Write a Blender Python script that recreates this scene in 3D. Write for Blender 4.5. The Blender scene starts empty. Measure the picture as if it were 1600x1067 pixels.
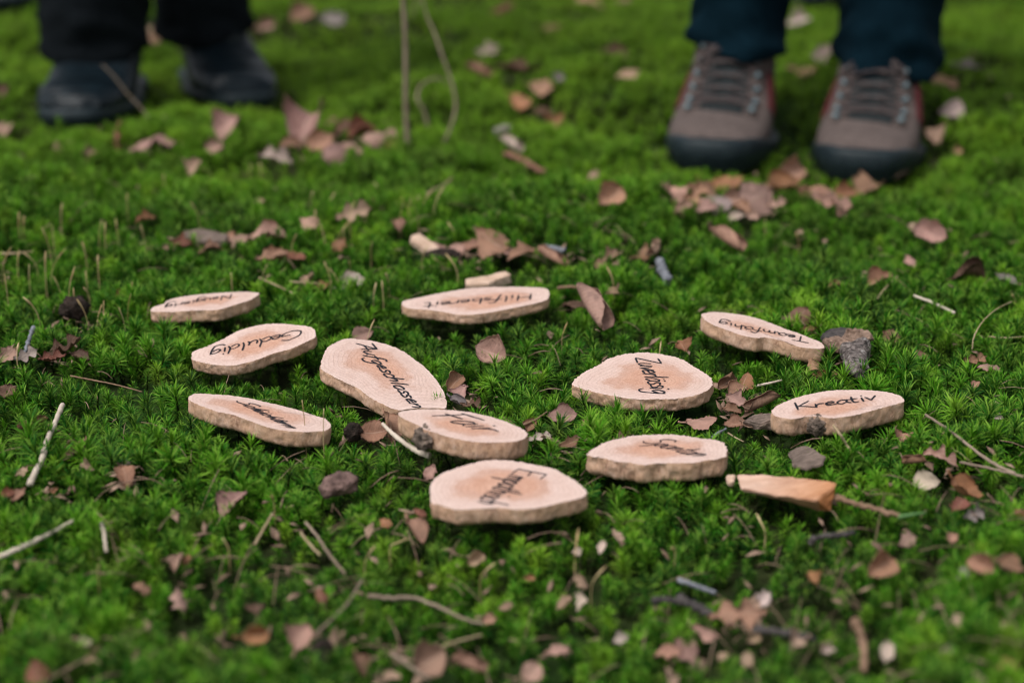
import bpy, bmesh, math, random
import numpy as np
from mathutils import Vector, Matrix, noise as mnoise

random.seed(7)
RNG = np.random.default_rng(7)
scene = bpy.context.scene
COL = scene.collection
R = math.radians

# ------------------------------------------------------------------ camera, sky, sun, exposure
CAM_H, PITCH, LENS = 0.34, R(19.2), 55.0
FPX = LENS / 36.0 * 1600.0
cam_data = bpy.data.cameras.new('camera')
cam_data.lens = LENS
cam_data.sensor_width = 36.0
cam_data.clip_start = 0.01
cam_data.clip_end = 2000.0
cam_data.dof.use_dof = True
cam_data.dof.focus_distance = 0.945
cam_data.dof.aperture_fstop = 4.3
cam_data.dof.aperture_blades = 9
cam = bpy.data.objects.new('camera', cam_data)
cam.location = (0, 0, CAM_H)
cam.rotation_euler = (R(90) - PITCH, 0, 0)
COL.objects.link(cam)
scene.camera = cam

SUN_ELEV, SUN_AZ = R(60), R(-128)          # azimuth measured from +Y towards +X
world = bpy.data.worlds.new('World')
scene.world = world
world.use_nodes = True
wn, wl = world.node_tree.nodes, world.node_tree.links
wn.clear()
w_out = wn.new('ShaderNodeOutputWorld')
w_bg = wn.new('ShaderNodeBackground')
w_sky = wn.new('ShaderNodeTexSky')
w_sky.sky_type = 'NISHITA'
w_sky.sun_disc = False
w_sky.sun_elevation = SUN_ELEV
w_sky.sun_rotation = SUN_AZ
w_sky.dust_density = 4.0
w_sky.ozone_density = 1.0
w_hsv = wn.new('ShaderNodeHueSaturation')   # overcast: most of the blue is gone
w_hsv.inputs['Saturation'].default_value = 0.22
wl.new(w_sky.outputs[0], w_hsv.inputs['Color'])
wl.new(w_hsv.outputs[0], w_bg.inputs['Color'])
w_bg.inputs['Strength'].default_value = 0.12
wl.new(w_bg.outputs[0], w_out.inputs['Surface'])

sun_data = bpy.data.lights.new('sun', 'SUN')
sun_data.energy = 1.5
sun_data.angle = R(22)
sun_data.color = (1.0, 0.965, 0.92)
sun = bpy.data.objects.new('sun', sun_data)
sun_dir = Vector((math.sin(SUN_AZ) * math.cos(SUN_ELEV), math.cos(SUN_AZ) * math.cos(SUN_ELEV), math.sin(SUN_ELEV)))
sun.rotation_euler = sun_dir.to_track_quat('Z', 'Y').to_euler()
sun.location = sun_dir * 10
COL.objects.link(sun)

scene.view_settings.view_transform = 'Standard'
scene.view_settings.look = 'None'
scene.view_settings.exposure = 0.29
scene.view_settings.gamma = 1.0
scene.cycles.use_denoising = True
scene.cycles.filter_width = 1.15
scene.cycles.max_bounces = 6
scene.cycles.diffuse_bounces = 3
scene.cycles.glossy_bounces = 2
scene.cycles.transmission_bounces = 3
scene.cycles.caustics_reflective = False
scene.cycles.caustics_refractive = False

# ------------------------------------------------------------------ projection and terrain helpers
CAMV = np.array([0, 0, CAM_H])
RV = np.array([1.0, 0, 0])
FV = np.array([0, math.cos(PITCH), -math.sin(PITCH)])
UV_ = np.array([0, math.sin(PITCH), math.cos(PITCH)])


def ray(px, py):
    return FV + RV * (px - 800.0) / FPX + UV_ * (533.5 - py) / FPX


def project(p):
    d = np.asarray(p, float) - CAMV
    z = d @ FV
    return 800 + FPX * (d @ RV) / z, 533.5 - FPX * (d @ UV_) / z


def depth_of(p):
    return float((np.asarray(p, float) - CAMV) @ FV)


def _hash(ix, iy, seed):
    h = (ix * 374761393 + iy * 668265263 + seed * 974711) & 0x7fffffff
    h = ((h ^ (h >> 13)) * 1274126177) & 0x7fffffff
    return ((h ^ (h >> 16)) & 0xffff) / 65535.0


def vnoise(x, y, seed=0):
    x = np.asarray(x, float); y = np.asarray(y, float)
    ix = np.floor(x).astype(np.int64); iy = np.floor(y).astype(np.int64)
    fx = x - ix; fy = y - iy
    fx = fx * fx * fx * (fx * (fx * 6 - 15) + 10); fy = fy * fy * fy * (fy * (fy * 6 - 15) + 10)
    a = _hash(ix, iy, seed); b = _hash(ix + 1, iy, seed)
    c = _hash(ix, iy + 1, seed); d = _hash(ix + 1, iy + 1, seed)
    return (a * (1 - fx) + b * fx) * (1 - fy) + (c * (1 - fx) + d * fx) * fy


def sstep(a, b, x):
    t = np.clip((np.asarray(x, float) - a) / (b - a), 0, 1)
    return t * t * (3 - 2 * t)


def H(x, y):
    """height of the top of the moss carpet"""
    x = np.asarray(x, float); y = np.asarray(y, float)
    far = sstep(1.05, 1.45, y)
    near = 1 - sstep(0.62, 0.8, y)
    amp = 0.55 + 1.0 * far + 0.6 * near
    fade = 1 - sstep(4.0, 7.0, np.hypot(x, y))
    n = (vnoise(x * 3.1 + 5, y * 3.1 + 2, 1) - .5) * 0.030 + (vnoise(x * 8 + 3, y * 8, 2) - .5) * 0.016 + (vnoise(x * 21, y * 21, 3) - .5) * 0.008
    return n * amp * fade


def G(px, py, dz=0.0):
    """point of the moss surface (plus dz) seen at a place of the photograph"""
    d = ray(px, py)
    z = 0.0
    p = CAMV
    for _ in range(8):
        t = (z + dz - CAM_H) / d[2]
        p = CAMV + d * t
        z = float(H(p[0], p[1]))
    return np.array([p[0], p[1], z + dz])


def at_y(px, py, y):
    d = ray(px, py)
    return CAMV + d * (y / d[1])


def pxm(p):
    """pixels of the photograph per metre at point p"""
    return FPX / depth_of(p)


# ------------------------------------------------------------------ object helpers
def tag(o, label=None, cat=None, group=None, kind=None):
    if label: o['label'] = label
    if cat: o['category'] = cat
    if group: o['group'] = group
    if kind: o['kind'] = kind
    return o


def mesh_obj(name, verts, faces, mat=None, parent=None, smooth=True, uvs=None):
    me = bpy.data.meshes.new(name)
    me.from_pydata([tuple(map(float, v)) for v in verts], [], [tuple(map(int, f)) for f in faces])
    if smooth:
        me.polygons.foreach_set('use_smooth', [True] * len(me.polygons))
    if uvs is not None:
        lay = me.uv_layers.new(name='UVMap')
        idx = np.empty(len(me.loops), dtype=np.int32)
        me.loops.foreach_get('vertex_index', idx)
        lay.data.foreach_set('uv', np.asarray(uvs, dtype=np.float32)[idx].ravel())
    for m in (mat if isinstance(mat, (list, tuple)) else [mat]):
        if m: me.materials.append(m)
    me.update()
    o = bpy.data.objects.new(name, me)
    COL.objects.link(o)
    if parent is not None:
        o.parent = parent
    return o


def empty(name, loc, parent=None):
    o = bpy.data.objects.new(name, None)
    o.location = tuple(map(float, loc))
    o.empty_display_size = 0.02
    COL.objects.link(o)
    if parent is not None: o.parent = parent
    return o


def catmull(pts, n):
    pts = np.asarray(pts, float)
    if len(pts) < 3:
        t = np.linspace(0, 1, n)[:, None]
        return pts[0] * (1 - t) + pts[-1] * t
    P = np.vstack([2 * pts[0] - pts[1], pts, 2 * pts[-1] - pts[-2]])
    out = []
    m = len(pts) - 1
    for k in np.linspace(0, m, n):
        i = min(int(k), m - 1); t = k - i
        a, b, c, d = P[i], P[i + 1], P[i + 2], P[i + 3]
        out.append(0.5 * (2 * b + (c - a) * t + (2 * a - 5 * b + 4 * c - d) * t * t + (3 * b - a - 3 * c + d) * t ** 3))
    return np.array(out)


def catmull_closed(pts, n):
    pts = np.asarray(pts, float); m = len(pts)
    out = []
    for k in np.linspace(0, m, n, endpoint=False):
        i = int(k); t = k - i
        a, b, c, d = pts[(i - 1) % m], pts[i % m], pts[(i + 1) % m], pts[(i + 2) % m]
        out.append(0.5 * (2 * b + (c - a) * t + (2 * a - 5 * b + 4 * c - d) * t * t + (3 * b - a - 3 * c + d) * t ** 3))
    out = np.array(out)
    # equal spacing along the outline
    seg = np.linalg.norm(np.roll(out, -1, 0) - out, axis=1)
    s = np.concatenate([[0], np.cumsum(seg)])
    tgt = np.linspace(0, s[-1], n, endpoint=False)
    ext = np.vstack([out, out[:1]])
    return np.stack([np.interp(tgt, s, ext[:, j]) for j in range(ext.shape[1])], 1)


def tube_geo(path, radii, sides=6, wob=0.0):
    path = np.asarray(path, float); n = len(path)
    radii = np.broadcast_to(np.asarray(radii, float), (n,))
    V, Fc = [], []
    ref = np.array([0.13, 0.31, 0.94])
    for i in range(n):
        t = path[min(i + 1, n - 1)] - path[max(i - 1, 0)]
        t = t / (np.linalg.norm(t) + 1e-12)
        a = np.cross(t, ref); a /= (np.linalg.norm(a) + 1e-9)
        b = np.cross(t, a)
        for k in range(sides):
            an = 2 * math.pi * k / sides
            r = radii[i] * (1 + wob * (random.random() - .5))
            V.append(path[i] + (a * math.cos(an) + b * math.sin(an)) * r)
    for i in range(n - 1):
        for k in range(sides):
            k2 = (k + 1) % sides
            Fc.append((i * sides + k, i * sides + k2, (i + 1) * sides + k2, (i + 1) * sides + k))
    Fc.append(tuple(range(sides))[::-1])
    Fc.append(tuple((n - 1) * sides + k for k in range(sides)))
    return V, Fc


class Geo:
    """collects pieces of ONE part"""
    def __init__(self): self.v, self.f = [], []
    def add(self, V, Fc):
        b = len(self.v)
        self.v += [tuple(map(float, p)) for p in V]
        self.f += [tuple(i + b for i in q) for q in Fc]
        return self
    def build(self, name, mat, parent=None, smooth=True): return mesh_obj(name, self.v, self.f, mat, parent, smooth)


# ------------------------------------------------------------------ materials
class MatB:
    def __init__(self, name, rough=0.8, spec=0.3):
        self.m = bpy.data.materials.new(name); self.m.use_nodes = True
        self.n, self.l = self.m.node_tree.nodes, self.m.node_tree.links
        self.n.clear()
        self.out = self.n.new('ShaderNodeOutputMaterial')
        self.p = self.n.new('ShaderNodeBsdfPrincipled')
        self.p.inputs['Roughness'].default_value = rough
        self.p.inputs['Specular IOR Level'].default_value = spec
        self.l.new(self.p.outputs[0], self.out.inputs['Surface'])
    def add(self, t, **kw):
        x = self.n.new(t)
        for k, v in kw.items(): setattr(x, k, v)
        return x
    def link(self, a, b): self.l.new(a, b)
    def coord(self, which='Object'):
        return self.add('ShaderNodeTexCoord').outputs[which]
    def pos(self): return self.add('ShaderNodeNewGeometry').outputs['Position']
    def noise(self, vec, scale, detail=4, rough=.55, dist=0.0, stretch=None):
        if stretch:
            mp = self.add('ShaderNodeMapping'); mp.inputs['Scale'].default_value = stretch
            self.link(vec, mp.inputs['Vector']); vec = mp.outputs[0]
        x = self.add('ShaderNodeTexNoise')
        x.inputs['Scale'].default_value = scale; x.inputs['Detail'].default_value = detail
        x.inputs['Roughness'].default_value = rough; x.inputs['Distortion'].default_value = dist
        self.link(vec, x.inputs['Vector'])
        return x.outputs['Fac']
    def ramp(self, fac, stops):
        x = self.add('ShaderNodeValToRGB'); e = x.color_ramp.elements
        while len(e) < len(stops): e.new(0.5)
        for el, (p, c) in zip(e, stops):
            el.position = p; el.color = (c[0], c[1], c[2], 1) if not isinstance(c, (int, float)) else (c, c, c, 1)
        self.link(fac, x.inputs[0])
        return x.outputs[0]
    def mix(self, fac, a, b, mode='MIX'):
        x = self.add('ShaderNodeMix', data_type='RGBA', blend_type=mode)
        for sock, v in ((x.inputs[0], fac), (x.inputs[6], a), (x.inputs[7], b)):
            if isinstance(v, (int, float)): sock.default_value = v
            elif isinstance(v, tuple): sock.default_value = (*v, 1)
            else: self.link(v, sock)
        return x.outputs[2]
    def math(self, op, a, b=0.0):
        x = self.add('ShaderNodeMath', operation=op)
        for sock, v in ((x.inputs[0], a), (x.inputs[1], b)):
            if isinstance(v, (int, float)): sock.default_value = v
            else: self.link(v, sock)
        return x.outputs[0]
    def bump(self, h, strength=.5, dist=.001):
        x = self.add('ShaderNodeBump'); x.inputs['Strength'].default_value = strength; x.inputs['Distance'].default_value = dist
        self.link(h, x.inputs['Height']); self.link(x.outputs[0], self.p.inputs['Normal'])
        return x.outputs[0]
    def color(self, c):
        s = self.p.inputs['Base Color']
        if isinstance(c, tuple): s.default_value = (*c, 1)
        else: self.link(c, s)


def simple_mat(name, c1, c2, scale, rough=.8, bump=.4, bd=.001, spec=.3, stretch=None):
    b = MatB(name, rough, spec)
    co = b.coord('Object')
    f = b.noise(co, scale, 5, .6, stretch=stretch)
    b.color(b.ramp(f, [(.3, c1), (.7, c2)]))
    b.bump(b.noise(co, scale * 2.3, 4, .6, stretch=stretch), bump, bd)
    return b.m


# moss leaf
b = MatB('moss_leaf', .55, .10)
pos = b.pos()
rnd = b.add('ShaderNodeObjectInfo').outputs['Random']
patch = b.noise(pos, 5.5, 3, .5)
fine = b.noise(pos, 38, 2, .5)
patch_c = b.ramp(b.math('ADD', b.math('MULTIPLY', patch, .6), b.math('MULTIPLY', b.noise(pos, 14, 3, .55), .4)), [(.36, 0.0), (.64, 1.0)])
k = b.math('ADD', b.math('MULTIPLY', patch_c, .40), b.math('ADD', b.math('MULTIPLY', fine, .34), b.math('MULTIPLY', b.math('POWER', rnd, 1.6), .46)))
colr = b.ramp(k, [(.22, (.004, .034, .008)), (.46, (.013, .115, .006)), (.68, (.064, .245, .007)), (.92, (.215, .40, .020))])
age_shade = b.add('ShaderNodeAttribute', attribute_name='age_shade').outputs['Fac']
sp = b.add('ShaderNodeSeparateXYZ'); b.link(pos, sp.inputs[0])
ypos = sp.outputs['Y']
yel = b.add('ShaderNodeMapRange'); b.link(ypos, yel.inputs[0])
yel.inputs[1].default_value = 1.2; yel.inputs[2].default_value = 1.9
yfac = b.math('MULTIPLY', yel.outputs[0], b.math('ADD', b.math('MULTIPLY', patch_c, .65), .35))
colr = b.mix(yfac, colr, (.22, .37, .022))
lf = b.add('ShaderNodeAttribute', attribute_name='leafvar').outputs['Fac']
colr = b.mix(b.math('MULTIPLY', b.math('POWER', lf, 3.0), .80), colr, (.28, .48, .06))
thatch = b.ramp(b.noise(pos, 19, 5, .7), [(.56, 0.0), (.70, .40)])
colr = b.mix(thatch, colr, (.17, .155, .045))
colr = b.mix(b.math('POWER', age_shade, 1.8), colr, (.012, .018, .005))  # older lower leaves, coloured darker still to deepen the shade between shoots
b.color(colr)
tr = b.add('ShaderNodeBsdfTranslucent'); b.link(colr, tr.inputs['Color'])
ms = b.add('ShaderNodeMixShader'); ms.inputs[0].default_value = .18
b.link(b.p.outputs[0], ms.inputs[1]); b.link(tr.outputs[0], ms.inputs[2]); b.link(ms.outputs[0], b.out.inputs['Surface'])
M_MOSS = b.m

# forest soil and the matted lower layer of the moss
b = MatB('forest_soil', .95, .1)
pos = b.pos()
f1 = b.noise(pos, 60, 5, .65); f2 = b.noise(pos, 3.0, 4, .6)
soil = b.ramp(f1, [(.3, (.012, .009, .005)), (.7, (.060, .042, .024))])
green = b.ramp(b.noise(pos, 90, 4, .6), [(.3, (.006, .020, .004)), (.7, (.020, .055, .008))])
b.color(b.mix(b.ramp(f2, [(.35, .25), (.6, .9)]), soil, green))
b.bump(f1, 1.0, .006)
M_SOIL = b.m

# sawn wood face: rings from the uv (distance from the pith = 1 at the bark)
b = MatB('sawn_wood_face', .85, .15)
uv = b.add('ShaderNodeUVMap', uv_map='UVMap').outputs[0]
orn = b.add('ShaderNodeObjectInfo').outputs['Random']
va = b.add('ShaderNodeVectorMath', operation='ADD'); b.link(b.coord('Object'), va.inputs[0]); b.link(b.math('MULTIPLY', orn, 7.3), va.inputs[1])
co = va.outputs[0]
wob = b.noise(co, 55, 3, .5)
ln = b.add('ShaderNodeVectorMath', operation='LENGTH'); b.link(uv, ln.inputs[0])
d0 = b.math('ADD', ln.outputs['Value'], b.math('MULTIPLY', b.math('SUBTRACT', wob, .5), .20))
ringp = b.math('FRACT', b.math('MULTIPLY', b.math('ADD', d0, b.math('MULTIPLY', b.noise(co, 20, 2, .5), .25)), 14.0))
ring = b.ramp(ringp, [(0.0, 1.0), (.6, .82), (.9, .25), (1.0, .9)])
heart_noise = b.noise(co, 30, 6, .65)
heart_n = b.math('ADD', b.math('ADD', d0, b.math('MULTIPLY', b.math('SUBTRACT', orn, .5), .16)), b.math('MULTIPLY', b.math('SUBTRACT', heart_noise, .5), .85))
heart = b.ramp(heart_n, [(.32, 1.0), (.68, .0)])
hrt_edge = b.ramp(heart_n, [(.36, 0.0), (.50, .30), (.62, .0)])
sap = b.ramp(b.noise(co, 120, 5, .6), [(.3, (.61, .435, .385)), (.7, (.72, .55, .505))])
hw = b.ramp(b.noise(co, 80, 5, .65), [(.28, (.48, .235, .155)), (.7, (.63, .365, .27))])
c = b.mix(heart, sap, hw)
c = b.mix(hrt_edge, c, (.37, .16, .09))
rim_pale = b.ramp(ln.outputs['Value'], [(.80, 0.0), (.97, .45)])
c = b.mix(rim_pale, c, (.76, .61, .56))
darkring = b.mix(b.math('MULTIPLY', b.math('SUBTRACT', 1.0, ring), .36), c, (.30, .14, .085))
spots = b.ramp(b.noise(co, 45, 6, .75), [(.64, 0.0), (.74, .35)])
c = b.mix(spots, darkring, (.34, .19, .13))
fib = b.noise(co, 900, 3, .6)
c = b.mix(.22, c, b.ramp(fib, [(.3, (.30, .17, .12)), (.62, (.80, .60, .48))]))
b.color(c)
b.bump(b.math('ADD', b.math('MULTIPLY', ring, .35), fib), .5, .0006)
M_FACE = b.m

# debarked rim of the slices
b = MatB('debarked_rim', .9, .12)
co = b.coord('Object')
n1 = b.noise(co, 230, 6, .75, .4, stretch=(1, 1, .5)); n2 = b.noise(co, 60, 5, .65, .8)
c = b.ramp(n1, [(.32, (.20, .105, .065)), (.47, (.52, .325, .23)), (.70, (.72, .51, .40))])
c = b.mix(b.ramp(n2, [(.40, 0.0), (.62, .55)]), c, (.55, .345, .215))
c = b.mix(b.ramp(b.noise(co, 75, 5, .75), [(.66, 0.0), (.78, .7)]), c, (.16, .08, .045))
b.color(c)
b.bump(b.math('ADD', b.math('MULTIPLY', n2, 1.4), n1), .95, .0010)
M_RIM = b.m

M_INK = simple_mat('black_marker_ink', (.006, .007, .010), (.016, .018, .026), 700, .55, .1, .0002, .35)
M_BARKDARK = simple_mat('dark_bark', (.010, .009, .008), (.30, .225, .18), 260, .9, 1.0, .002)

b = MatB('lichen_bark', .75, .3)
co = b.coord('Object')
n1 = b.noise(co, 260, 6, .75); n2 = b.noise(co, 130, 5, .75)
c = b.ramp(n1, [(.38, (.02, .016, .015)), (.50, (.16, .13, .12)), (.66, (.42, .36, .33))])
c = b.mix(b.ramp(n2, [(.57, 0.0), (.66, .7)]), c, (.52, .50, .49))
b.color(c); b.bump(n1, 1.0, .003)
M_LICHEN = b.m
M_CRUST = simple_mat('crumbly_bark', (.07, .04, .025), (.48, .33, .25), 170, .95, 1.0, .004)
M_GREYBARK = simple_mat('grey_bark', (.085, .064, .053), (.30, .225, .185), 150, .9, .9, .002, stretch=(1, 4, 1))
b = MatB('fresh_split_wood', .78, .2)
co = b.coord('Object')
sx = b.add('ShaderNodeSeparateXYZ'); b.link(co, sx.inputs[0])
n1 = b.noise(co, 90, 6, .7, stretch=(.3, 2.2, 2.2)); n2 = b.noise(co, 30, 3, .6)
gx_ = b.add('ShaderNodeMapRange'); b.link(b.math('ADD', sx.outputs['X'], b.math('MULTIPLY', b.math('SUBTRACT', n2, .5), .05)), gx_.inputs[0])
gx_.inputs[1].default_value = -.022; gx_.inputs[2].default_value = .026
c = b.mix(gx_.outputs[0], b.ramp(n1, [(.3, (.52, .335, .25)), (.7, (.70, .50, .40))]), b.ramp(n1, [(.3, (.36, .150, .062)), (.7, (.58, .30, .165))]))
b.color(c); b.bump(n1, .8, .0009)
M_WEDGE = b.m
M_WEDGE_END = simple_mat('orange_end_grain', (.36, .13, .045), (.52, .22, .085), 90, .8, .5, .0006)
M_CHIP = simple_mat('pale_wood_chip', (.50, .34, .245), (.70, .52, .41), 120, .85, .6, .0008, .2, stretch=(.4, 2, 2))
M_STRAW = simple_mat('dry_straw', (.26, .19, .10), (.46, .36, .23), 120, .7, .4, .0005)
M_STALK = simple_mat('dry_pale_stalk', (.19, .14, .10), (.32, .245, .185), 40, .85, .4, .0008)
M_TWIG_DARK = simple_mat('dark_twig_bark', (.022, .020, .022), (.10, .085, .08), 180, .85, .8, .001)
M_TWIG_BROWN = simple_mat('brown_twig_bark', (.13, .075, .045), (.30, .19, .125), 150, .8, .6, .001)
M_TWIG_GREY = simple_mat('grey_twig_bark', (.10, .105, .125), (.27, .28, .31), 150, .7, .5, .001)
M_TWIG_WHITE = simple_mat('bleached_twig', (.46, .38, .30), (.70, .60, .50), 90, .8, .4, .0008)
M_TWIG_RED = simple_mat('reddish_twig_bark', (.16, .07, .045), (.32, .17, .12), 150, .8, .5, .001)
M_CONE = simple_mat('dry_cone_scales', (.06, .035, .03), (.30, .19, .165), 130, .85, 1.0, .003)
M_CLOD = simple_mat('dark_humus', (.008, .006, .004), (.055, .036, .028), 160, .95, 1.0, .003)
M_GREENBLADE = simple_mat('green_blade', (.05, .14, .035), (.12, .24, .08), 60, .5, .2, .0004)
M_SETA = simple_mat('moss_stalk', (.34, .22, .09), (.58, .46, .26), 50, .55, .2, .0003)

# dead leaves: one material, the object's own colour is the leaf's colour
b = MatB('dead_leaf', .72, .3)
oi = b.add('ShaderNodeObjectInfo').outputs['Color']
uv = b.add('ShaderNodeUVMap', uv_map='UVMap').outputs[0]
su = b.add('ShaderNodeSeparateXYZ'); b.link(uv, su.inputs[0])
av = b.math('ABSOLUTE', su.outputs['Y'])
vein = b.math('FRACT', b.math('MULTIPLY', b.math('SUBTRACT', su.outputs['X'], b.math('MULTIPLY', av, .35)), 6.5))
veinm = b.ramp(vein, [(.0, 1.0), (.09, 0.0), (.91, 0.0), (1.0, 1.0)])
mid = b.ramp(av, [(.02, 1.0), (.07, 0.0)])
vm = b.math('MAXIMUM', veinm, mid)
co = b.coord('Object')
n1 = b.noise(co, 55, 5, .65); n2 = b.noise(co, 260, 3, .6)
mod = b.ramp(n1, [(.28, .36), (.48, .92), (.72, 1.3)])
c = b.mix(1.0, oi, mod, 'MULTIPLY')
c = b.mix(b.math('MULTIPLY', vm, .5), c, b.mix(.5, oi, (.62, .46, .36)))
c = b.mix(b.ramp(b.noise(co, 120, 4, .7), [(.60, 0.0), (.70, .55)]), c, (.085, .045, .03))
b.color(c)
b.bump(b.math('ADD', b.math('MULTIPLY', vm, .8), n2), .55, .0008)
tr = b.add('ShaderNodeBsdfTranslucent'); b.link(c, tr.inputs['Color'])
ms = b.add('ShaderNodeMixShader'); ms.inputs[0].default_value = .14
b.link(b.p.outputs[0], ms.inputs[1]); b.link(tr.outputs[0], ms.inputs[2]); b.link(ms.outputs[0], b.out.inputs['Surface'])
M_LEAF = b.m
M_CRUMB = simple_mat('leaf_crumb', (.10, .055, .035), (.42, .29, .21), 60, .85, .3, .0005)

M_SUEDE = simple_mat('grey_brown_suede', (.082, .064, .059), (.140, .110, .101), 220, .95, .5, .0008, .12)
M_SUEDE_DARK = simple_mat('dark_tongue_fabric', (.012, .018, .020), (.035, .042, .044), 300, .9, .4, .0008)
M_RUBBER = simple_mat('black_rubber', (.008, .015, .019), (.020, .031, .036), 90, .5, .5, .001, .22)
M_RED = simple_mat('dark_red_suede', (.075, .016, .018), (.12, .030, .031), 180, .9, .4, .0006, .15)
M_HOOK = simple_mat('dull_steel', (.07, .11, .125), (.20, .27, .30), 200, .35, .1, .0003, .6)
M_LACE = simple_mat('grey_brown_lace', (.035, .028, .029), (.11, .085, .082), 500, .9, .6, .0008)
M_NAVY = simple_mat('navy_trouser_cloth', (.0014, .008, .014), (.0036, .017, .027), 260, .95, .3, .0006, .06)
M_BLACKCLOTH = simple_mat('black_trouser_cloth', (.004, .0055, .007), (.010, .013, .016), 260, .95, .3, .0006, .05)
M_BLACKSHOE = simple_mat('black_leather', (.0025, .006, .009), (.006, .013, .018), 70, .42, .5, .001, .18)
M_GREYSHOE = simple_mat('slate_leather', (.03, .045, .055), (.06, .08, .095), 70, .6, .3, .001, .3)

# ------------------------------------------------------------------ ground sheet
def ground_sheet():
    core_x = np.arange(-2.2, 2.2001, 0.03); core_y = np.arange(0.0, 4.4, 0.03)
    out = np.array([.15, .4, .9, 2, 4, 8, 16, 35, 80, 180, 400])
    xs = np.concatenate([-2.2 - out[::-1], core_x, 2.2 + out])
    ys = np.concatenate([0.0 - out[::-1], core_y, core_y[-1] + out])
    X, Y = np.meshgrid(xs, ys)
    Z = H(X, Y) - 0.019
    V = np.stack([X.ravel(), Y.ravel(), Z.ravel()], 1)
    nx, ny = len(xs), len(ys)
    Fc = [(j * nx + i, j * nx + i + 1, (j + 1) * nx + i + 1, (j + 1) * nx + i) for j in range(ny - 1) for i in range(nx - 1)]
    o = mesh_obj('ground', V, Fc, M_SOIL)
    tag(o, kind='structure')
ground_sheet()

THIN = []       # (x, y, r, strength): places where the moss is pressed down
FOOT = []       # polygons (array of xy) where no full-height moss grows

# ------------------------------------------------------------------ handwriting
# letters as pen strokes; x-height .5, capitals 1; 'l' straight, 'c' curved
L = {
 'A': (.62, [('l', [(0, 0), (.34, 1)]), ('l', [(.34, 1), (.5, 0)]), ('l', [(.08, .38), (.52, .4)]), ('l', [(-.16, 1.02), (.34, 1)])]),
 'E': (.70, [('l', [(.62, .98), (.02, 1), (.0, .02), (.62, 0)]), ('l', [(.02, .5), (.5, .52)])]),
 'F': (.52, [('l', [(.12, 0), (.12, 1)]), ('l', [(.0, .98), (.62, 1.0)]), ('l', [(-.02, .52), (.46, .54)])]),
 'G': (.66, [('c', [(.62, .86), (.38, 1.02), (.05, .75), (.02, .25), (.3, -.02), (.6, .16), (.62, .42)]), ('l', [(.36, .42), (.64, .42)])]),
 'H': (.60, [('l', [(.04, 0), (.04, 1)]), ('l', [(.46, 0), (.46, 1)]), ('l', [(.04, .5), (.46, .52)])]),
 'K': (.62, [('l', [(.08, 0), (.08, 1)]), ('l', [(.50, .98), (.12, .42)]), ('l', [(.14, .48), (.64, .02)])]),
 'N': (.66, [('l', [(.02, 0), (.06, 1), (.48, .02), (.52, 1)])]),
 'S': (.62, [('c', [(.58, .84), (.40, 1.02), (.12, .92), (.10, .66), (.40, .48), (.50, .22), (.28, -.02), (0, .12)])]),
 'T': (.50, [('l', [(.0, .98), (.62, 1.02)]), ('c', [(.34, 1.0), (.30, .4), (.28, 0)])]),
 'Z': (.62, [('l', [(.02, .96), (.58, 1), (.02, .02), (.58, 0)])]),
 'a': (.42, [('c', [(.34, .42), (.18, .52), (.02, .26), (.12, .0), (.32, .2)]), ('c', [(.34, .5), (.31, .18), (.42, .02)])]),
 'b': (.40, [('c', [(.06, 1), (.04, .4), (.06, .02), (.28, .04), (.32, .3), (.20, .46), (.06, .3)])]),
 'c': (.34, [('c', [(.30, .42), (.14, .5), (.03, .25), (.12, .01), (.32, .08)])]),
 'd': (.44, [('c', [(.32, .40), (.16, .5), (.02, .24), (.12, .0), (.32, .16)]), ('c', [(.36, 1), (.33, .4), (.40, .02)])]),
 'e': (.36, [('c', [(.04, .24), (.28, .30), (.22, .5), (.06, .36), (.08, .06), (.34, .08)])]),
 'f': (.34, [('c', [(.42, .94), (.26, 1.0), (.16, .7), (.12, .2), (.06, -.28)]), ('l', [(.0, .48), (.34, .5)])]),
 'g': (.42, [('c', [(.34, .42), (.18, .5), (.03, .26), (.14, .02), (.32, .22)]), ('c', [(.36, .5), (.34, .0), (.26, -.44), (.04, -.50), (-.10, -.30)])]),
 'h': (.42, [('c', [(.06, 1), (.04, .0)]), ('c', [(.05, .24), (.20, .5), (.31, .38), (.30, .02)])]),
 'i': (.20, [('l', [(.07, .5), (.08, .0)]), ('l', [(.09, .74), (.10, .79)])]),
 'l': (.20, [('c', [(.08, 1), (.06, .4), (.10, .0)])]),
 'm': (.60, [('l', [(.05, .5), (.04, .0)]), ('c', [(.05, .28), (.18, .5), (.27, .36), (.26, .0)]), ('c', [(.27, .28), (.40, .5), (.50, .36), (.50, .0)])]),
 'n': (.42, [('l', [(.05, .5), (.04, .0)]), ('c', [(.05, .26), (.20, .5), (.31, .38), (.31, .0)])]),
 'o': (.40, [('c', [(.2, .5), (.04, .36), (.06, .06), (.22, .0), (.34, .2), (.30, .44), (.18, .5)])]),
 'p': (.42, [('l', [(.06, .5), (.03, -.45)]), ('c', [(.06, .3), (.20, .5), (.34, .34), (.26, .04), (.06, .08)])]),
 'r': (.32, [('l', [(.06, .5), (.05, .0)]), ('c', [(.05, .24), (.16, .46), (.32, .46)])]),
 's': (.32, [('c', [(.28, .44), (.12, .5), (.06, .36), (.22, .22), (.24, .06), (.02, .02)])]),
 't': (.30, [('c', [(.12, .84), (.10, .3), (.14, .02), (.28, .04)]), ('l', [(-.02, .5), (.28, .52)])]),
 'u': (.42, [('c', [(.04, .5), (.04, .12), (.16, .0), (.30, .2)]), ('c', [(.32, .5), (.31, .15), (.38, .0)])]),
 'v': (.36, [('l', [(.02, .5), (.16, .0), (.36, .54)])]),
}
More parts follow.
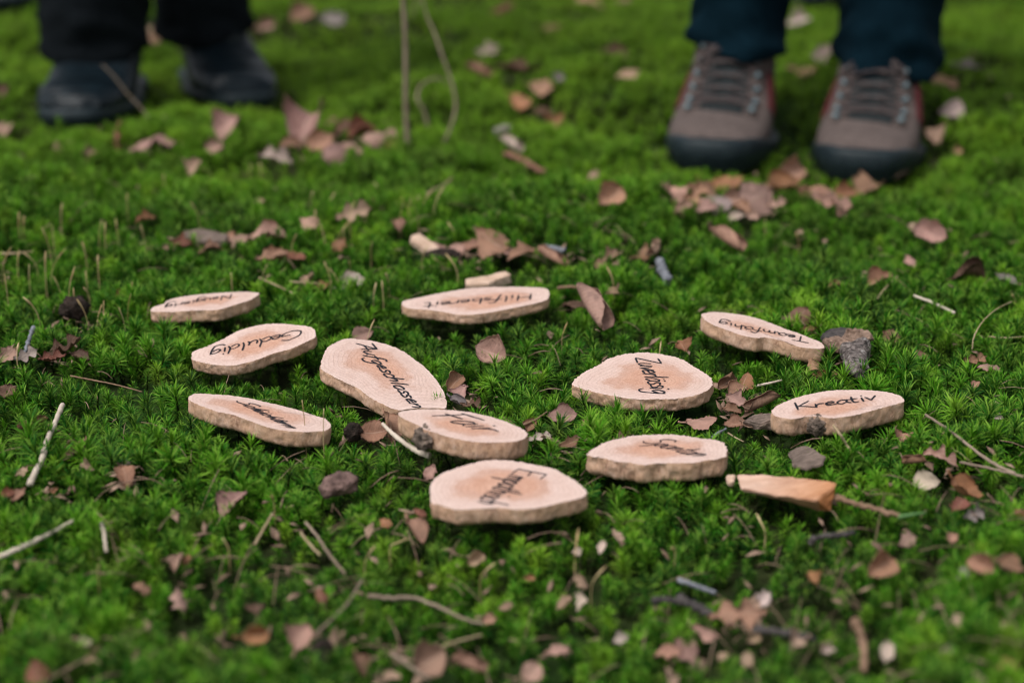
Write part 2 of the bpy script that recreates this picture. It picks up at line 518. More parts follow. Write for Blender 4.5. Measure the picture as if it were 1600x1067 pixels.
L['\u00e4'] = (.42, L['a'][1] + [('l', [(.10, .70), (.11, .75)]), ('l', [(.27, .70), (.28, .75)])])
L['\u00fc'] = (.42, L['u'][1] + [('l', [(.08, .70), (.09, .75)]), ('l', [(.27, .70), (.28, .75)])])


def write_word(word, to_plane, start, end, cap, pen=.0011, slant=.10, z=.00018, seed=1):
    """strokes of a word as ink lying on a slice; start, end: baseline pixels, cap: pixel offset of the cap height at the start"""
    rr = random.Random(seed)
    p0, p1 = to_plane(*start), to_plane(*end)
    pc = to_plane(start[0] + cap[0], start[1] + cap[1])
    adv = sum(L[ch][0] for ch in word)
    ex, ey = (p1 - p0) / adv, pc - p0
    V, Fc = [], []
    x = 0.0
    level = 0
    for ch in word:
        w, strokes = L[ch]
        jx, jy, js = rr.uniform(-.02, .02), rr.uniform(-.03, .03), rr.uniform(.94, 1.06)
        for kind, pts in strokes:
            if kind == 'c':
                q = catmull(pts, 6 * len(pts))
            else:
                q = np.vstack([catmull(np.array(pts[i:i + 2]), 6)[(1 if i else 0):] for i in range(len(pts) - 1)])
            q = [(x + jx + a * js + slant * bb, jy + bb * js) for a, bb in q]
            P = np.array([p0 + ex * a + ey * bb for a, bb in q])
            n = len(P)
            base = len(V)
            level += 1
            zz = z + .000012 * (level % 9)
            for i in range(n):
                t = P[min(i + 1, n - 1)] - P[max(i - 1, 0)]
                t = t / (np.linalg.norm(t) + 1e-9)
                nr = np.array([-t[1], t[0]])
                wid = pen * 1.25 * (.62 + .38 * abs(t @ np.array([.6, -.8]))) * (.85 + .3 * math.sin(i * .9 + seed) ** 2 * .5)
                if i in (0, n - 1): wid *= .75
                V.append((*(P[i] + nr * wid * .5), zz)); V.append((*(P[i] - nr * wid * .5), zz))
            # rounded ends
            for i, sgn in ((0, -1), (n - 1, 1)):
                t = P[min(i + 1, n - 1)] - P[max(i - 1, 0)]; t = t / (np.linalg.norm(t) + 1e-9)
                V.append((*(P[i] + t * sgn * pen * .35), zz))
            for i in range(n - 1):
                a = base + 2 * i
                Fc.append((a, a + 1, a + 3, a + 2))
            Fc.append((base, base + 2 * n, base + 1))
            Fc.append((base + 2 * n - 2, base + 2 * n - 1, base + 2 * n + 1))
        x += w
    return V, Fc


# ------------------------------------------------------------------ wood slices
def wood_slice(zo, zs, outline, thick, tilt, heart, lift, word, text, label, pen=.0011, knot=None, slant=.1, seed=0, rough=1.0):
    """zo, zs: origin and scale of the enlarged crop the outline was measured in"""
    px = [(zo[0] + a * zs, zo[1] + c * zs) for a, c in outline]
    ctr = np.mean(px, 0)
    base = G(ctr[0], ctr[1], lift + .0014 + thick)
    n = np.array([-tilt[0], -tilt[1], 1.0]); n /= np.linalg.norm(n)
    ax = np.array([1.0, 0, tilt[0]]); ax /= np.linalg.norm(ax)
    ay = np.cross(n, ax)

    def to_plane(a, c):
        d = ray(a, c)
        t = ((base - CAMV) @ n) / (d @ n)
        q = CAMV + d * t - base
        return np.array([q @ ax, q @ ay])
    root = empty('wood_slice', base - n * thick)
    root.rotation_mode = 'QUATERNION'
    root.rotation_quaternion = Matrix(np.stack([ax, ay, n], 1).tolist()).to_quaternion()
    tag(root, label, 'wood slice', 'lettered wood slices')
    N = 240
    o2 = catmull_closed([to_plane(*p) for p in px], N)
    if ((o2[:, 0] * np.roll(o2[:, 1], -1) - np.roll(o2[:, 0], -1) * o2[:, 1]).sum()) < 0: o2 = o2[::-1]
    tan = np.roll(o2, -1, 0) - np.roll(o2, 1, 0); tan /= np.linalg.norm(tan, axis=1)[:, None]
    nor = np.stack([tan[:, 1], -tan[:, 0]], 1)
    h2 = to_plane(*heart)
    rng = np.random.default_rng(100 + seed)
    ph = rng.uniform(0, 50)
    arc = np.arange(N) / N * 60
    # top face: rows from the pith to the edge
    K = 9
    edge = o2 + nor * ((vnoise(arc * 2.2 + ph, 0 * arc + seed, 5) - .5) * .00055 * rough + rng.normal(0, .00016 * rough, N))[:, None]
    V, Fc, U = [(*h2, thick)], [], [(0, 0)]
    ang = np.arctan2(*(edge - h2).T[::-1])
    for k in range(1, K + 1):
        f = (k / K) ** .8
        for i in range(N):
            p = h2 + (edge[i] - h2) * f
            V.append((*p, thick + .00012 * math.sin(i * .31 + k * 2.1) * (k < K)))
            U.append((f * math.cos(ang[i]), f * math.sin(ang[i])))
    for i in range(N):
        j = (i + 1) % N
        Fc.append((0, 1 + i, 1 + j))
        for k in range(1, K):
            a = 1 + (k - 1) * N; bb = a + N
            Fc.append((a + i, bb + i, bb + j, a + j))
    mesh_obj('cut_face', V, Fc, M_FACE, root, uvs=U)
    # rim and underside
    V, Fc = [], []
    S = 8
    for s in range(S + 1):
        zf = s / S
        bulge = (-.0002 if s == 0 else .0002 * math.sin(math.pi * zf)) - .0010 * max(0, zf - .8) * 5 * (1 if s == S else .4)
        amp = 0 if s == 0 else 1
        d = (vnoise(arc * 1.3 + ph, zf * 3 + 0 * arc, 8) - .5) * .0008 + (vnoise(arc * 5 + ph, zf * 7 + 0 * arc, 9) - .5) * .00045
        zj = (vnoise(arc * 2 + ph, s * 3.7 + 0 * arc, 11) - .5) * .0007 * (1 if 0 < s else 0)
        ring = (edge if s == 0 else o2) + nor * (bulge + d * amp * rough)[:, None]
        if s == 0: ring = edge
        for i in range(N): V.append((*ring[i], thick * (1 - zf) + zj[i]))
    for s in range(S):
        for i in range(N):
            j = (i + 1) % N
            Fc.append((s * N + i, (s + 1) * N + i, (s + 1) * N + j, s * N + j))
    V.append((*o2.mean(0), 0))
    for i in range(N): Fc.append((S * N + i, len(V) - 1, S * N + (i + 1) % N))
    mesh_obj('rim', V, Fc, M_RIM, root)
    # lettering
    st, en, cap = text
    LV, LF = write_word(word, to_plane, st, en, cap, pen, slant, thick + .0002, seed + 3)
    lt = mesh_obj('lettering', LV, LF, M_INK, root)
    lt['label'] = 'handwritten word ' + word + ' in black marker'
    if knot:
        kp = to_plane(*knot[0]); rx, ry = knot[1]
        i0 = int(np.argmin(np.linalg.norm(o2 - kp, axis=1)))
        c0 = o2[i0]; t0 = tan[i0]; n0 = nor[i0]
        bm = bmesh.new(); bmesh.ops.create_icosphere(bm, subdivisions=4, radius=1)
        for v in bm.verts:
            w = mnoise.noise(v.co * 2.1 + Vector((seed, 2, 3))) * .35 + mnoise.noise(v.co * 5.5) * .25
            q = v.co * (1 + w)
            pl = c0 + t0 * q.x * rx + n0 * (q.y * ry - ry * .25)
            v.co = (pl[0], pl[1], thick * .46 + q.z * thick * .56)
        me = bpy.data.meshes.new('bark_knot'); bm.to_mesh(me); bm.free()
        me.polygons.foreach_set('use_smooth', [True] * len(me.polygons)); me.materials.append(M_BARKDARK)
        ko = bpy.data.objects.new('bark_knot', me); COL.objects.link(ko); ko.parent = root
    poly = np.array([(base - n * thick * .7 + ax * p[0] + ay * p[1])[:2] for p in o2[::6]])
    FOOT.append((poly, .008, .76))
    return root


def zp(zo, zs, a, c): return (zo[0] + a * zs, zo[1] + c * zs)

wood_slice((225, 450), .11875, [(90, 280), (140, 245), (265, 205), (290, 175), (400, 135), (600, 100), (800, 80), (1050, 60), (1350, 50), (1510, 70), (1480, 105), (1380, 165), (1300, 190), (1150, 235), (1000, 280), (850, 292), (650, 295), (450, 310), (250, 315), (110, 310)],
           .0088, (.05, .03), (343, 468), .001, 'Neugierig', ((362, 460), (258, 477), (1.5, 6.5)),
           'pinkish wood slice with faint blurred word, leftmost of the back row', .0010, seed=1)
wood_slice((220, 440), .1875, [(425, 600), (440, 580), (560, 535), (700, 470), (780, 425), (870, 390), (1000, 360), (1150, 350), (1300, 362), (1420, 380), (1455, 420), (1450, 465), (1380, 500), (1250, 560), (1100, 600), (1000, 640), (870, 680), (750, 700), (600, 690), (500, 670), (430, 650)],
           .0078, (.07, .14), (412, 534), .002, 'Geduldig', ((471, 514), (326, 549), (3, 11)),
           'oval wood slice with the upside-down word Geduldig, right end raised', .0012, seed=2)
wood_slice((625, 440), .15, [(20, 220), (60, 195), (200, 165), (400, 125), (650, 80), (850, 62), (1100, 55), (1350, 58), (1500, 68), (1548, 95), (1550, 150), (1520, 190), (1400, 230), (1200, 270), (1000, 310), (800, 340), (700, 345), (580, 340), (450, 315), (300, 295), (150, 285), (50, 265)],
           .0076, (.03, .02), (775, 470), .003, 'Hilfsbereit', ((832, 459), (664, 474), (3, 8.5)),
           'long flat wood slice with the upside-down word Hilfsbereit under the pale chip', .0013, seed=3)
wood_slice((480, 510), .225, [(95, 290), (110, 210), (140, 150), (200, 110), (270, 85), (350, 88), (450, 100), (550, 125), (650, 165), (750, 230), (820, 290), (880, 350), (930, 420), (955, 480), (966, 535), (955, 567), (880, 566), (780, 566), (700, 572), (640, 580), (570, 560), (450, 500), (350, 430), (250, 380), (160, 335)],
           .0088, (-.07, .09), (592, 566), .001, 'Aufgeschlossen', ((557, 537), (646, 638), (25, 1)),
           'large oval wood slice with the long word Aufgeschlossen running diagonally down it', .0012, seed=4, rough=1.2)
wood_slice((285, 605), .15, [(65, 120), (90, 85), (150, 65), (300, 72), (500, 85), (700, 115), (850, 150), (1000, 185), (1200, 235), (1350, 285), (1480, 325), (1530, 365), (1545, 410), (1500, 450), (1400, 460), (1250, 465), (1100, 455), (950, 430), (800, 385), (650, 330), (500, 280), (350, 250), (200, 195), (100, 150)],
           .0100, (-.07, .03), (390, 638), .001, 'Sch\u00fcchtern', ((366, 626), (448, 668), (31, 4)),
           'long tapering wood slice with dark pink heartwood, nearest the camera of the leftmost three', .0008, seed=5)
wood_slice((480, 510), .225, [(635, 605), (660, 590), (740, 578), (900, 575), (1050, 585), (1200, 610), (1350, 650), (1450, 690), (1510, 720), (1530, 750), (1500, 780), (1420, 800), (1300, 805), (1150, 800), (1000, 770), (850, 725), (800, 710), (785, 690), (730, 668), (660, 635)],
           .0112, (-.01, .02), (715, 665), .0085, 'Fair', ((669, 648), (754, 675), (50, -4)),
           'thick wood slice with the short word Fair and a black bark knot', .0011, knot=((653, 672), (.0075, .0052)), seed=6)
wood_slice((890, 545), .14375, [(30, 390), (60, 330), (150, 260), (300, 180), (420, 110), (560, 65), (700, 45), (850, 42), (1000, 60), (1150, 90), (1250, 130), (1350, 190), (1450, 250), (1530, 310), (1558, 355), (1540, 410), (1480, 460), (1380, 500), (1250, 530), (1100, 545), (950, 545), (800, 550), (650, 540), (500, 515), (350, 490), (200, 450), (80, 415)],
           .0086, (.01, .06), (1028, 593), .002, 'Zuverl\u00e4ssig', ((992, 559), (1021, 615), (37, 1)),
           'round-pointed wood slice with fine rings and the word Zuverl\u00e4ssig', .0012, seed=7, slant=.02, rough=1.5)
wood_slice((1090, 480), .13125, [(50, 100), (80, 75), (180, 58), (320, 65), (450, 80), (600, 105), (750, 145), (900, 200), (1050, 260), (1200, 310), (1350, 370), (1450, 410), (1500, 460), (1490, 490), (1430, 495), (1300, 485), (1200, 470), (1100, 430), (950, 385), (800, 360), (700, 365), (600, 350), (480, 320), (350, 270), (200, 215), (100, 160)],
           .0102, (-.06, .05), (1178, 515), .002, 'Teamf\u00e4hig', ((1263, 528), (1121, 501), (4, 8.5)),
           'narrow tilted wood slice with the upside-down word Teamf\u00e4hig beside the bark chunk', .0011, seed=8)
wood_slice((1200, 600), .1375, [(40, 320), (70, 270), (150, 220), (300, 160), (450, 120), (600, 90), (750, 70), (950, 65), (1150, 70), (1350, 90), (1470, 120), (1530, 160), (1545, 195), (1450, 230), (1300, 270), (1150, 310), (1000, 350), (850, 375), (700, 385), (600, 370), (500, 365), (380, 375), (290, 395), (180, 385), (80, 360)],
           .0112, (.035, .03), (1302, 641), .002, 'Kreativ', ((1243, 641), (1372, 624), (-4, -11)),
           'wood slice with the upright word Kreativ and a grey bark knot in front', .0013, knot=((1277, 652), (.0062, .0042)), slant=-.02, seed=9)
wood_slice((915, 675), .140625, [(20, 240), (80, 190), (180, 130), (330, 80), (500, 45), (700, 30), (900, 27), (1050, 35), (1200, 55), (1350, 75), (1480, 95), (1540, 130), (1570, 190), (1565, 255), (1500, 290), (1350, 310), (1200, 340), (1050, 345), (850, 345), (750, 350), (650, 365), (500, 340), (350, 325), (200, 290), (60, 265)],
           .0112, (.0, .03), (1032, 701), .000, 'Spontan', ((1000, 690), (1085, 714), (40, -5)),
           'thick wood slice with frayed front edge next to the orange wood wedge', .0008, seed=10, rough=1.6)
wood_slice((670, 715), .15625, [(15, 300), (30, 250), (80, 190), (200, 130), (400, 65), (550, 30), (650, 22), (800, 28), (950, 50), (1100, 80), (1250, 110), (1350, 165), (1450, 220), (1530, 280), (1575, 340), (1560, 380), (1450, 420), (1300, 450), (1150, 490), (1000, 510), (850, 515), (700, 500), (500, 510), (300, 520), (200, 500), (100, 465), (30, 450)],
           .0090, (.02, .06), (795, 757), .002, 'Empathisch', ((808, 733), (742, 785), (46, 7)),
           'nearest wood slice, its word Empathisch blurred and starting with a large E', .0009, seed=11)

# ------------------------------------------------------------------ people: trousers and shoes
RINGS = [(.004, .024, 0, .016, .006, .010), (.012, .026, 0, .033, .014, .018), (.03, .028, 0, .043, .020, .022), (.06, .029, 0, .0495, .0225, .024),
         (.10, .033, 6, .0515, .026, .028), (.135, .043, 20, .049, .034, .036), (.168, .060, 40, .045, .042, .05), (.195, .085, 60, .043, .048, .068),
         (.208, .115, 78, .043, .053, .062), (.213, .150, 88, .045, .055, .05), (.215, .195, 90, .046, .054, .05)]


class Foot:
    def __init__(self, toe, yaw, length=1.0, width=1.0, height=1.0, mirror=1):
        self.toe = np.array(toe, float); self.yaw = yaw; self.k = (width, length, height); self.mir = mirror
    def world(self, x, y, z):
        """local: x across, y from the toe back to the heel, z up"""
        x, y, z = x * self.k[0] * self.mir, y * self.k[1], z * self.k[2]
        x -= .012 * math.sin(min(1, max(0, y / .28)) * math.pi) * 0
        c, s = math.cos(self.yaw), math.sin(self.yaw)
        return self.toe + np.array([c * x - s * y, s * x + c * y, z])
    def surf(self, i, deg, off=0.0):
        i = min(max(i, 0), len(RINGS) - 1.001)
        k = int(i); t = i - k
        r = np.array(RINGS[k]) * (1 - t) + np.array(RINGS[k + 1]) * t
        cy, cz, al, a, b1, b2 = r
        al = R(al); an = R(deg)
        cx, sx = math.cos(an), math.sin(an)
        lx = (a + off) * math.copysign(abs(cx) ** .8, cx)
        ly = ((b1 if sx > 0 else b2) + off) * math.copysign(abs(sx) ** (.9 if sx > 0 else .7), sx)
        return self.world(lx, cy - math.sin(al) * ly, max(cz + math.cos(al) * ly, .004))


def patch(foot, i0, i1, d0, d1, off, ni=12, nd=8):
    """a piece of leather lying on the upper"""
    V, Fc = [], []
    for lay in (off, off - .0025):
        for a in range(ni + 1):
            for c in range(nd + 1):
                e = .4 if (a in (0, ni) or c in (0, nd)) and lay == off else 1
                V.append(foot.surf(i0 + (i1 - i0) * a / ni, d0 + (d1 - d0) * c / nd, lay if e == 1 else off * .5))
    m = (ni + 1) * (nd + 1)
    for a in range(ni):
        for c in range(nd):
            q = a * (nd + 1) + c
            Fc.append((q, q + 1, q + nd + 2, q + nd + 1)); Fc.append((m + q, m + q + nd + 1, m + q + nd + 2, m + q + 1))
    return V, Fc


def shoe(kind, foot, parent, top=9.2):
    hiking = kind == 'boot'
    V, Fc = [], []
    steps = np.linspace(0, top, 50); ND = 40
    for i in steps:
        for c in range(ND):
            p = foot.surf(i, 360 * c / ND)
            w = (vnoise(np.array(i * 1.5), np.array(c * .25), 21) - .5) * (.0038 if hiking else .0045)
            V.append(p + np.array([0, -w, w]))
    for a in range(len(steps) - 1):
        for c in range(ND):
            d = (c + 1) % ND
            Fc.append((a * ND + c, (a + 1) * ND + c, (a + 1) * ND + d, a * ND + d))
    Fc.append(tuple(range(ND))); Fc.append(tuple((len(steps) - 1) * ND + c for c in range(ND))[::-1])
    base = {'boot': M_SUEDE, 'black': M_BLACKSHOE, 'slate': M_GREYSHOE}[kind]
    up = mesh_obj('boot' if hiking else 'shoe', V, Fc, base, parent)
    # sole and rand
    V, Fc = [], []
    NO = 64
    outl = []
    for k_ in range(NO):
        a = 2 * math.pi * k_ / NO
        y = .142 - .146 * math.cos(a)
        half = .0580 * (abs(math.sin(a)) ** .60) * (1 - .20 * sstep(.12, .19, y) + .06 * sstep(.2, .27, y))
        outl.append((half * (1 if math.sin(a) >= 0 else -1), y))
    hmax, hmin = (.036, .019) if hiking else (.026, .018)
    lev = [(0, .87), (.2, .94), (.45, .975), (.55, 1.0), (.9, .99), (1.0, .95), (1.02, .80)]
    for f, sc in lev:
        for x, y in outl:
            hh = hmin + (hmax - hmin) * (1 - sstep(.01, .12, y))
            if not hiking: sc2 = sc * .97
            else: sc2 = sc
            V.append(foot.world(x * sc2, .142 + (y - .142) * (1 - (1 - sc) * .45), f * hh))
    for a in range(len(lev) - 1):
        for c in range(NO):
            d = (c + 1) % NO
            Fc.append((a * NO + c, (a + 1) * NO + c, (a + 1) * NO + d, a * NO + d))
    Fc.append(tuple(range(NO))); Fc.append(tuple((len(lev) - 1) * NO + c for c in range(NO))[::-1])
    mesh_obj('sole', V, Fc, M_RUBBER if hiking or kind == 'black' else M_RUBBER, up)
    if hiking:
        mesh_obj('tongue', *patch(foot, 3.2, 8.8, 68, 112, .0022, 30, 8), M_SUEDE_DARK, up)
        for d0, d1 in ((8, 34), (146, 172)):
            mesh_obj('side_panel', *patch(foot, 4.3, 6.2, d0, d1, .0026, 12, 8), M_RED, up)
        for d0, d1 in ((50, 68), (112, 130)):
            mesh_obj('eyestay', *patch(foot, 3.2, 8.6, d0, d1, .0030, 26, 4), M_SUEDE, up)
        rows = [3.35, 3.95, 4.6, 5.35, 6.15, 7.0]
        for i in rows:
            for dg in (60, 120):
                bm = bmesh.new(); bmesh.ops.create_icosphere(bm, subdivisions=2, radius=1)
                c0 = foot.surf(i, dg, .0058); c1 = foot.surf(i + .12, dg, .0058)
                for v in bm.verts:
                    v.co = Vector(c0) + Vector((v.co.x * .0042, v.co.y * .0042, v.co.z * .0034)) + Vector(c1 - c0) * max(0, v.co.y)
                me = bpy.data.meshes.new('hook'); bm.to_mesh(me); bm.free(); me.materials.append(M_HOOK)
                ho = bpy.data.objects.new('hook', me); COL.objects.link(ho); ho.parent = up
        def lace(i0, d0, i1, d1, sag=.0):
            P = [foot.surf(i0 + (i1 - i0) * t, d0 + (d1 - d0) * t, .0075 + .002 * math.sin(t * math.pi)) for t in np.linspace(0, 1, 9)]
            V_, F_ = tube_geo(P, .0015, 6)
            mesh_obj('lace', V_, F_, M_LACE, up)
        lace(rows[0], 60, rows[0], 120)
        for a, c in zip(rows[:-1], rows[1:]):
            lace(a, 60, c, 120); lace(a, 120, c, 60)
        # loose lace ends of the bow
        for dg, e in ((82, 74), (98, 112), (88, 60), (94, 128)):
            P = [foot.surf(7.0 - 1.3 * t, dg + (e - dg) * t, .008 + .002 * math.sin(t * math.pi)) for t in np.linspace(0, 1, 9)]
            V_, F_ = tube_geo(P, .0019, 6); mesh_obj('lace', V_, F_, M_LACE, up)
    else:
        mesh_obj('tongue', *patch(foot, 5.0, 8.6, 66, 114, .0025, 16, 8), M_SUEDE_DARK if kind == 'black' else M_GREYSHOE, up)
        mesh_obj('toe_seam', *patch(foot, 2.9, 3.25, 10, 170, .0016, 3, 24), base, up)
        for i in (5.2, 5.8, 6.4):
            P = [foot.surf(i + .1 * math.sin(t * 6), 62 + 56 * t, .0052) for t in np.linspace(0, 1, 9)]
            V_, F_ = tube_geo(P, .0017, 6); mesh_obj('lace', V_, F_, M_LACE if kind == 'boot' else base, up)
    poly = np.array([foot.world(x * .96, y, 0)[:2] for x, y in outl[::3]])
    FOOT.append((poly, .028, .5))
    return up


def trousers(parent, mat, legs, seed):
    """legs: list of (ankle x, y, hem z, hem radius x/y, knee offset); one continuous pair of trousers up to the waist"""
    g = Geo()
    mx = sum(l[0] for l in legs) / 2; my = sum(l[1] for l in legs) / 2
    half = abs(legs[0][0] - legs[1][0]) / 2
    ND = 56
    for li, (ax, ay, hz, rx, ry, lean, ztop_hem) in enumerate(legs):
        side = -1 if ax < mx else 1
        zs = np.concatenate([np.linspace(hz, .32, 60), np.linspace(.34, .90, 40)])
        V, Fc = [], []
        for zi, z in enumerate(zs):
            t = (z - hz) / (.90 - hz)
            cx = ax + (mx + side * min(.085, half) - ax) * sstep(.25, 1, t) + lean * min(t * 4, 1) * .25 * (1 - sstep(.3, 1, t))
            cy = ay + .01 * t
            grow = 1 + .55 * sstep(.0, .95, t) + .05 * sstep(.02, .12, t)
            for c in range(ND):
                a = 2 * math.pi * c / ND
                u = a / (2 * math.pi) * 8
                fold = (vnoise(np.array(math.cos(a) * 1.6 + 7 * seed + li), np.array(z * 30 + math.sin(a) * 2.2), 31) - .5) * .017 * (1 - .6 * sstep(.0, .35, t))
                fold += (vnoise(np.array(math.cos(a) * 3 + 2), np.array(z * 70 + math.sin(a) * 3), 32) - .5) * .007
                hemw = .0025 if zi < 5 else 0
                zz = z + (.004 * math.sin(a * 2 + seed) + .010 * math.sin(a)) * (1 - sstep(0, .1, t))
                V.append((cx + (rx * grow + fold + hemw) * math.cos(a), cy + (ry * grow + fold + hemw) * math.sin(a), zz))
        n = len(zs)
        for i in range(n - 1):
            for c in range(ND):
                d = (c + 1) % ND
                Fc.append((i * ND + c, i * ND + d, (i + 1) * ND + d, (i + 1) * ND + c))
        Fc.append(tuple(range(ND))[::-1]); Fc.append(tuple((n - 1) * ND + c for c in range(ND)))
        g.add(V, Fc)
    # hips
    V, Fc = [], []
    for zi, (z, w, d) in enumerate([(.74, .10, .07), (.80, .165, .105), (.90, .185, .12), (1.0, .175, .115), (1.05, .165, .11)]):
        for c in range(ND):
            a = 2 * math.pi * c / ND
            V.append((mx + w * math.cos(a), my + .01 + d * math.sin(a), z))
    for i in range(4):
        for c in range(ND):
            d = (c + 1) % ND
            Fc.append((i * ND + c, i * ND + d, (i + 1) * ND + d, (i + 1) * ND + c))
    Fc.append(tuple(range(ND))[::-1]); Fc.append(tuple(4 * ND + c for c in range(ND)))
    g.add(V, Fc)
    o = g.build('trousers', mat, parent)
    md = o.modifiers.new('remesh', 'REMESH'); md.mode = 'VOXEL'; md.voxel_size = .0055; md.use_smooth_shade = True
    return o


def x_at(px, y, z):
    """world x of a column of the photograph at a given depth and height"""
    zc = y * math.cos(PITCH) + (CAM_H - z) * math.sin(PITCH)
    return (px - 800) / FPX * zc


# hiking boots
p = empty('person', G(1250, 230))
tag(p, 'person standing in navy trousers and grey brown hiking boots with red panels', 'person', 'people standing around the slices')
legs = []
for (tx, ty), ankle_px, hem, lean in (((1106, 283), 1153, .108, -.0), ((1341, 291), 1382, .094, .03)):
    t = G(tx, ty, -.010)
    ay = t[1] + .205
    axw = x_at(ankle_px, ay, .10)
    yaw = -math.atan2(axw - t[0], .205)
    f = Foot(t, yaw, 1.0, 1.04, 1.0, 1)
    shoe('boot', f, p)
    legs.append((axw, ay - .012, t[2] + hem, .057, .068, lean, 0))
trousers(p, M_NAVY, legs, 1)
for ch in p.children: ch.matrix_parent_inverse = Matrix.Translation(-p.location)

# black shoes, toes turned out
p = empty('person', G(240, 150))
tag(p, 'person standing in black trousers and black leather shoes with toes turned out', 'person', 'people standing around the slices')
legs = []
for (tx, ty), ankle_px, ankle_y, hem in (((112, 207), 158, .19, .064), ((390, 178), 325, .185, .076)):
    t = G(tx, ty, -.008)
    ay = t[1] + ankle_y
    axw = x_at(ankle_px, ay, .10)
    yaw = -math.atan2(axw - t[0], ankle_y)
    f = Foot(t, yaw, 1.0, 1.0, .95, 1)
    shoe('black', f, p, 8.6)
    legs.append((axw - .003, ay - .018, t[2] + hem, .061, .070, 0, 0))
trousers(p, M_BLACKCLOTH, legs, 2)
for ch in p.children: ch.matrix_parent_inverse = Matrix.Translation(-p.location)

# two people further back, only their toes come into the picture
for (tx, ty, ak), (tx2, ty2, ak2), kind, mat, lab, sd in (
        ((1262, 13, 1262), (1420, -20, 1415), 'black', M_NAVY, 'person farther back whose dark shoe shows between the navy trouser legs', 3),
        ((18, 17, 5), (-120, 5, -125), 'slate', M_BLACKCLOTH, 'person farther back whose slate grey shoe shows beside the black trousers', 4)):
    p = empty('person', G((tx + tx2) / 2, ty))
    tag(p, lab, 'person', 'people standing around the slices')
    legs = []
    for a, c, e in ((tx, ty, ak), (tx2, ty2, ak2)):
        t = G(a, c); ay = t[1] + .20; axw = x_at(e, ay, .1)
        f = Foot(t, -math.atan2(axw - t[0], .2), 1.0, 1.0, 1.0, 1)
        shoe(kind, f, p, 8.6)
        legs.append((axw, ay - .01, t[2] + .10, .055, .064, 0, 0))
    trousers(p, mat, legs, sd)
    for ch in p.children: ch.matrix_parent_inverse = Matrix.Translation(-p.location)

# ------------------------------------------------------------------ dead leaves
PAL = {'t': (.34, .19, .125), 'p': (.36, .215, .17), 'd': (.12, .062, .040), 'w': (.46, .36, .31), 'o': (.31, .15, .075),
       'g': (.23, .195, .185), 'r': (.22, .085, .055), 'b': (.25, .135, .085), 's': (.42, .28, .20)}


def leaf_geo(kind, Lw, Ww, rg):
    n, m = 18, 10
    us = np.linspace(-1, 1, n); vs = np.linspace(-1, 1, m)
    cu, cv = rg.uniform(-1.1, 1.1), rg.uniform(.4, 1.6) * rg.choice([-1, 1, 1])
    tw = rg.uniform(-.9, .9); ph = rg.uniform(0, 20); skew = rg.uniform(.7, 1.25); e1 = rg.uniform(.1, .5); fold = rg.choice([0, 0, .3, .5])
    P = np.zeros((n, m, 3)); U = np.zeros((n, m, 2))
    for i, u in enumerate(us):
        q1 = (u + 1) / 2
        if kind in 'bcr':
            w = 1.32 * math.sin(math.pi * min(1, q1 ** skew)) ** .85 * (.82 + .36 * float(vnoise(u * 2.6 + ph, ph, 3)))
        elif kind == 'o':
            w = max(0, 1 - abs(u) ** 2.6) ** .7 * (.60 + .36 * math.cos(u * 8.5 + 1 + ph * .1)) * (1 + .25 * u)
        else:
            w = min(1, 3.0 * q1 + .12, 3.2 * (1 - q1) + e1) * (.45 + .8 * float(vnoise(u * 1.9 + ph, ph, 3)))
        for j, v in enumerate(vs):
            ww = w
            ww = w * ((.55 + .8 * float(vnoise(u * 3.5 + ph, 5 * np.sign(v) + ph, 4))) if kind in 'fo' else (.86 + .28 * float(vnoise(u * 5 + ph, 5 * np.sign(v) + ph, 4))))
            x = u * Lw / 2; y = v * ww * Ww / 2
            if kind == 'f' and abs(u) > .5: x += Lw * .28 * (abs(u) - .5) * 2 * (float(vnoise(v * 2.5 + ph, u * 3, 6)) - .5)
            if kind == 'r':
                a = v * 2.5 * ww ** .5; rr_ = Ww / 5.2
                q = np.array([x, math.sin(a) * rr_, rr_ * (1 - math.cos(a))])
                q[2] += .05 * Lw * u * u
            else:
                cc = cv * (1.5 if kind == 'c' else .75)
                a = cc * v * ww
                q = np.array([x, math.sin(a) / cc * Ww / 2 if abs(cc) > .05 else y, (1 - math.cos(a)) / cc * Ww / 2])
                q[2] += cu * .16 * Lw * u * u * (2 if kind == 'c' else 1) + tw * .14 * y * u
                q[2] += -.10 * Ww * (1 - abs(v)) * .5 + fold * abs(y)
                q[2] += .045 * Ww * math.sin((u - .35 * abs(v)) * 21) * abs(v) ** .8
                q[2] += .16 * Ww * (float(vnoise(u * 2.3 + ph, v * 1.9 + ph, 7)) - .5) * (abs(v) + .3)
            P[i, j] = q; U[i, j] = (u, v)
    return P, U


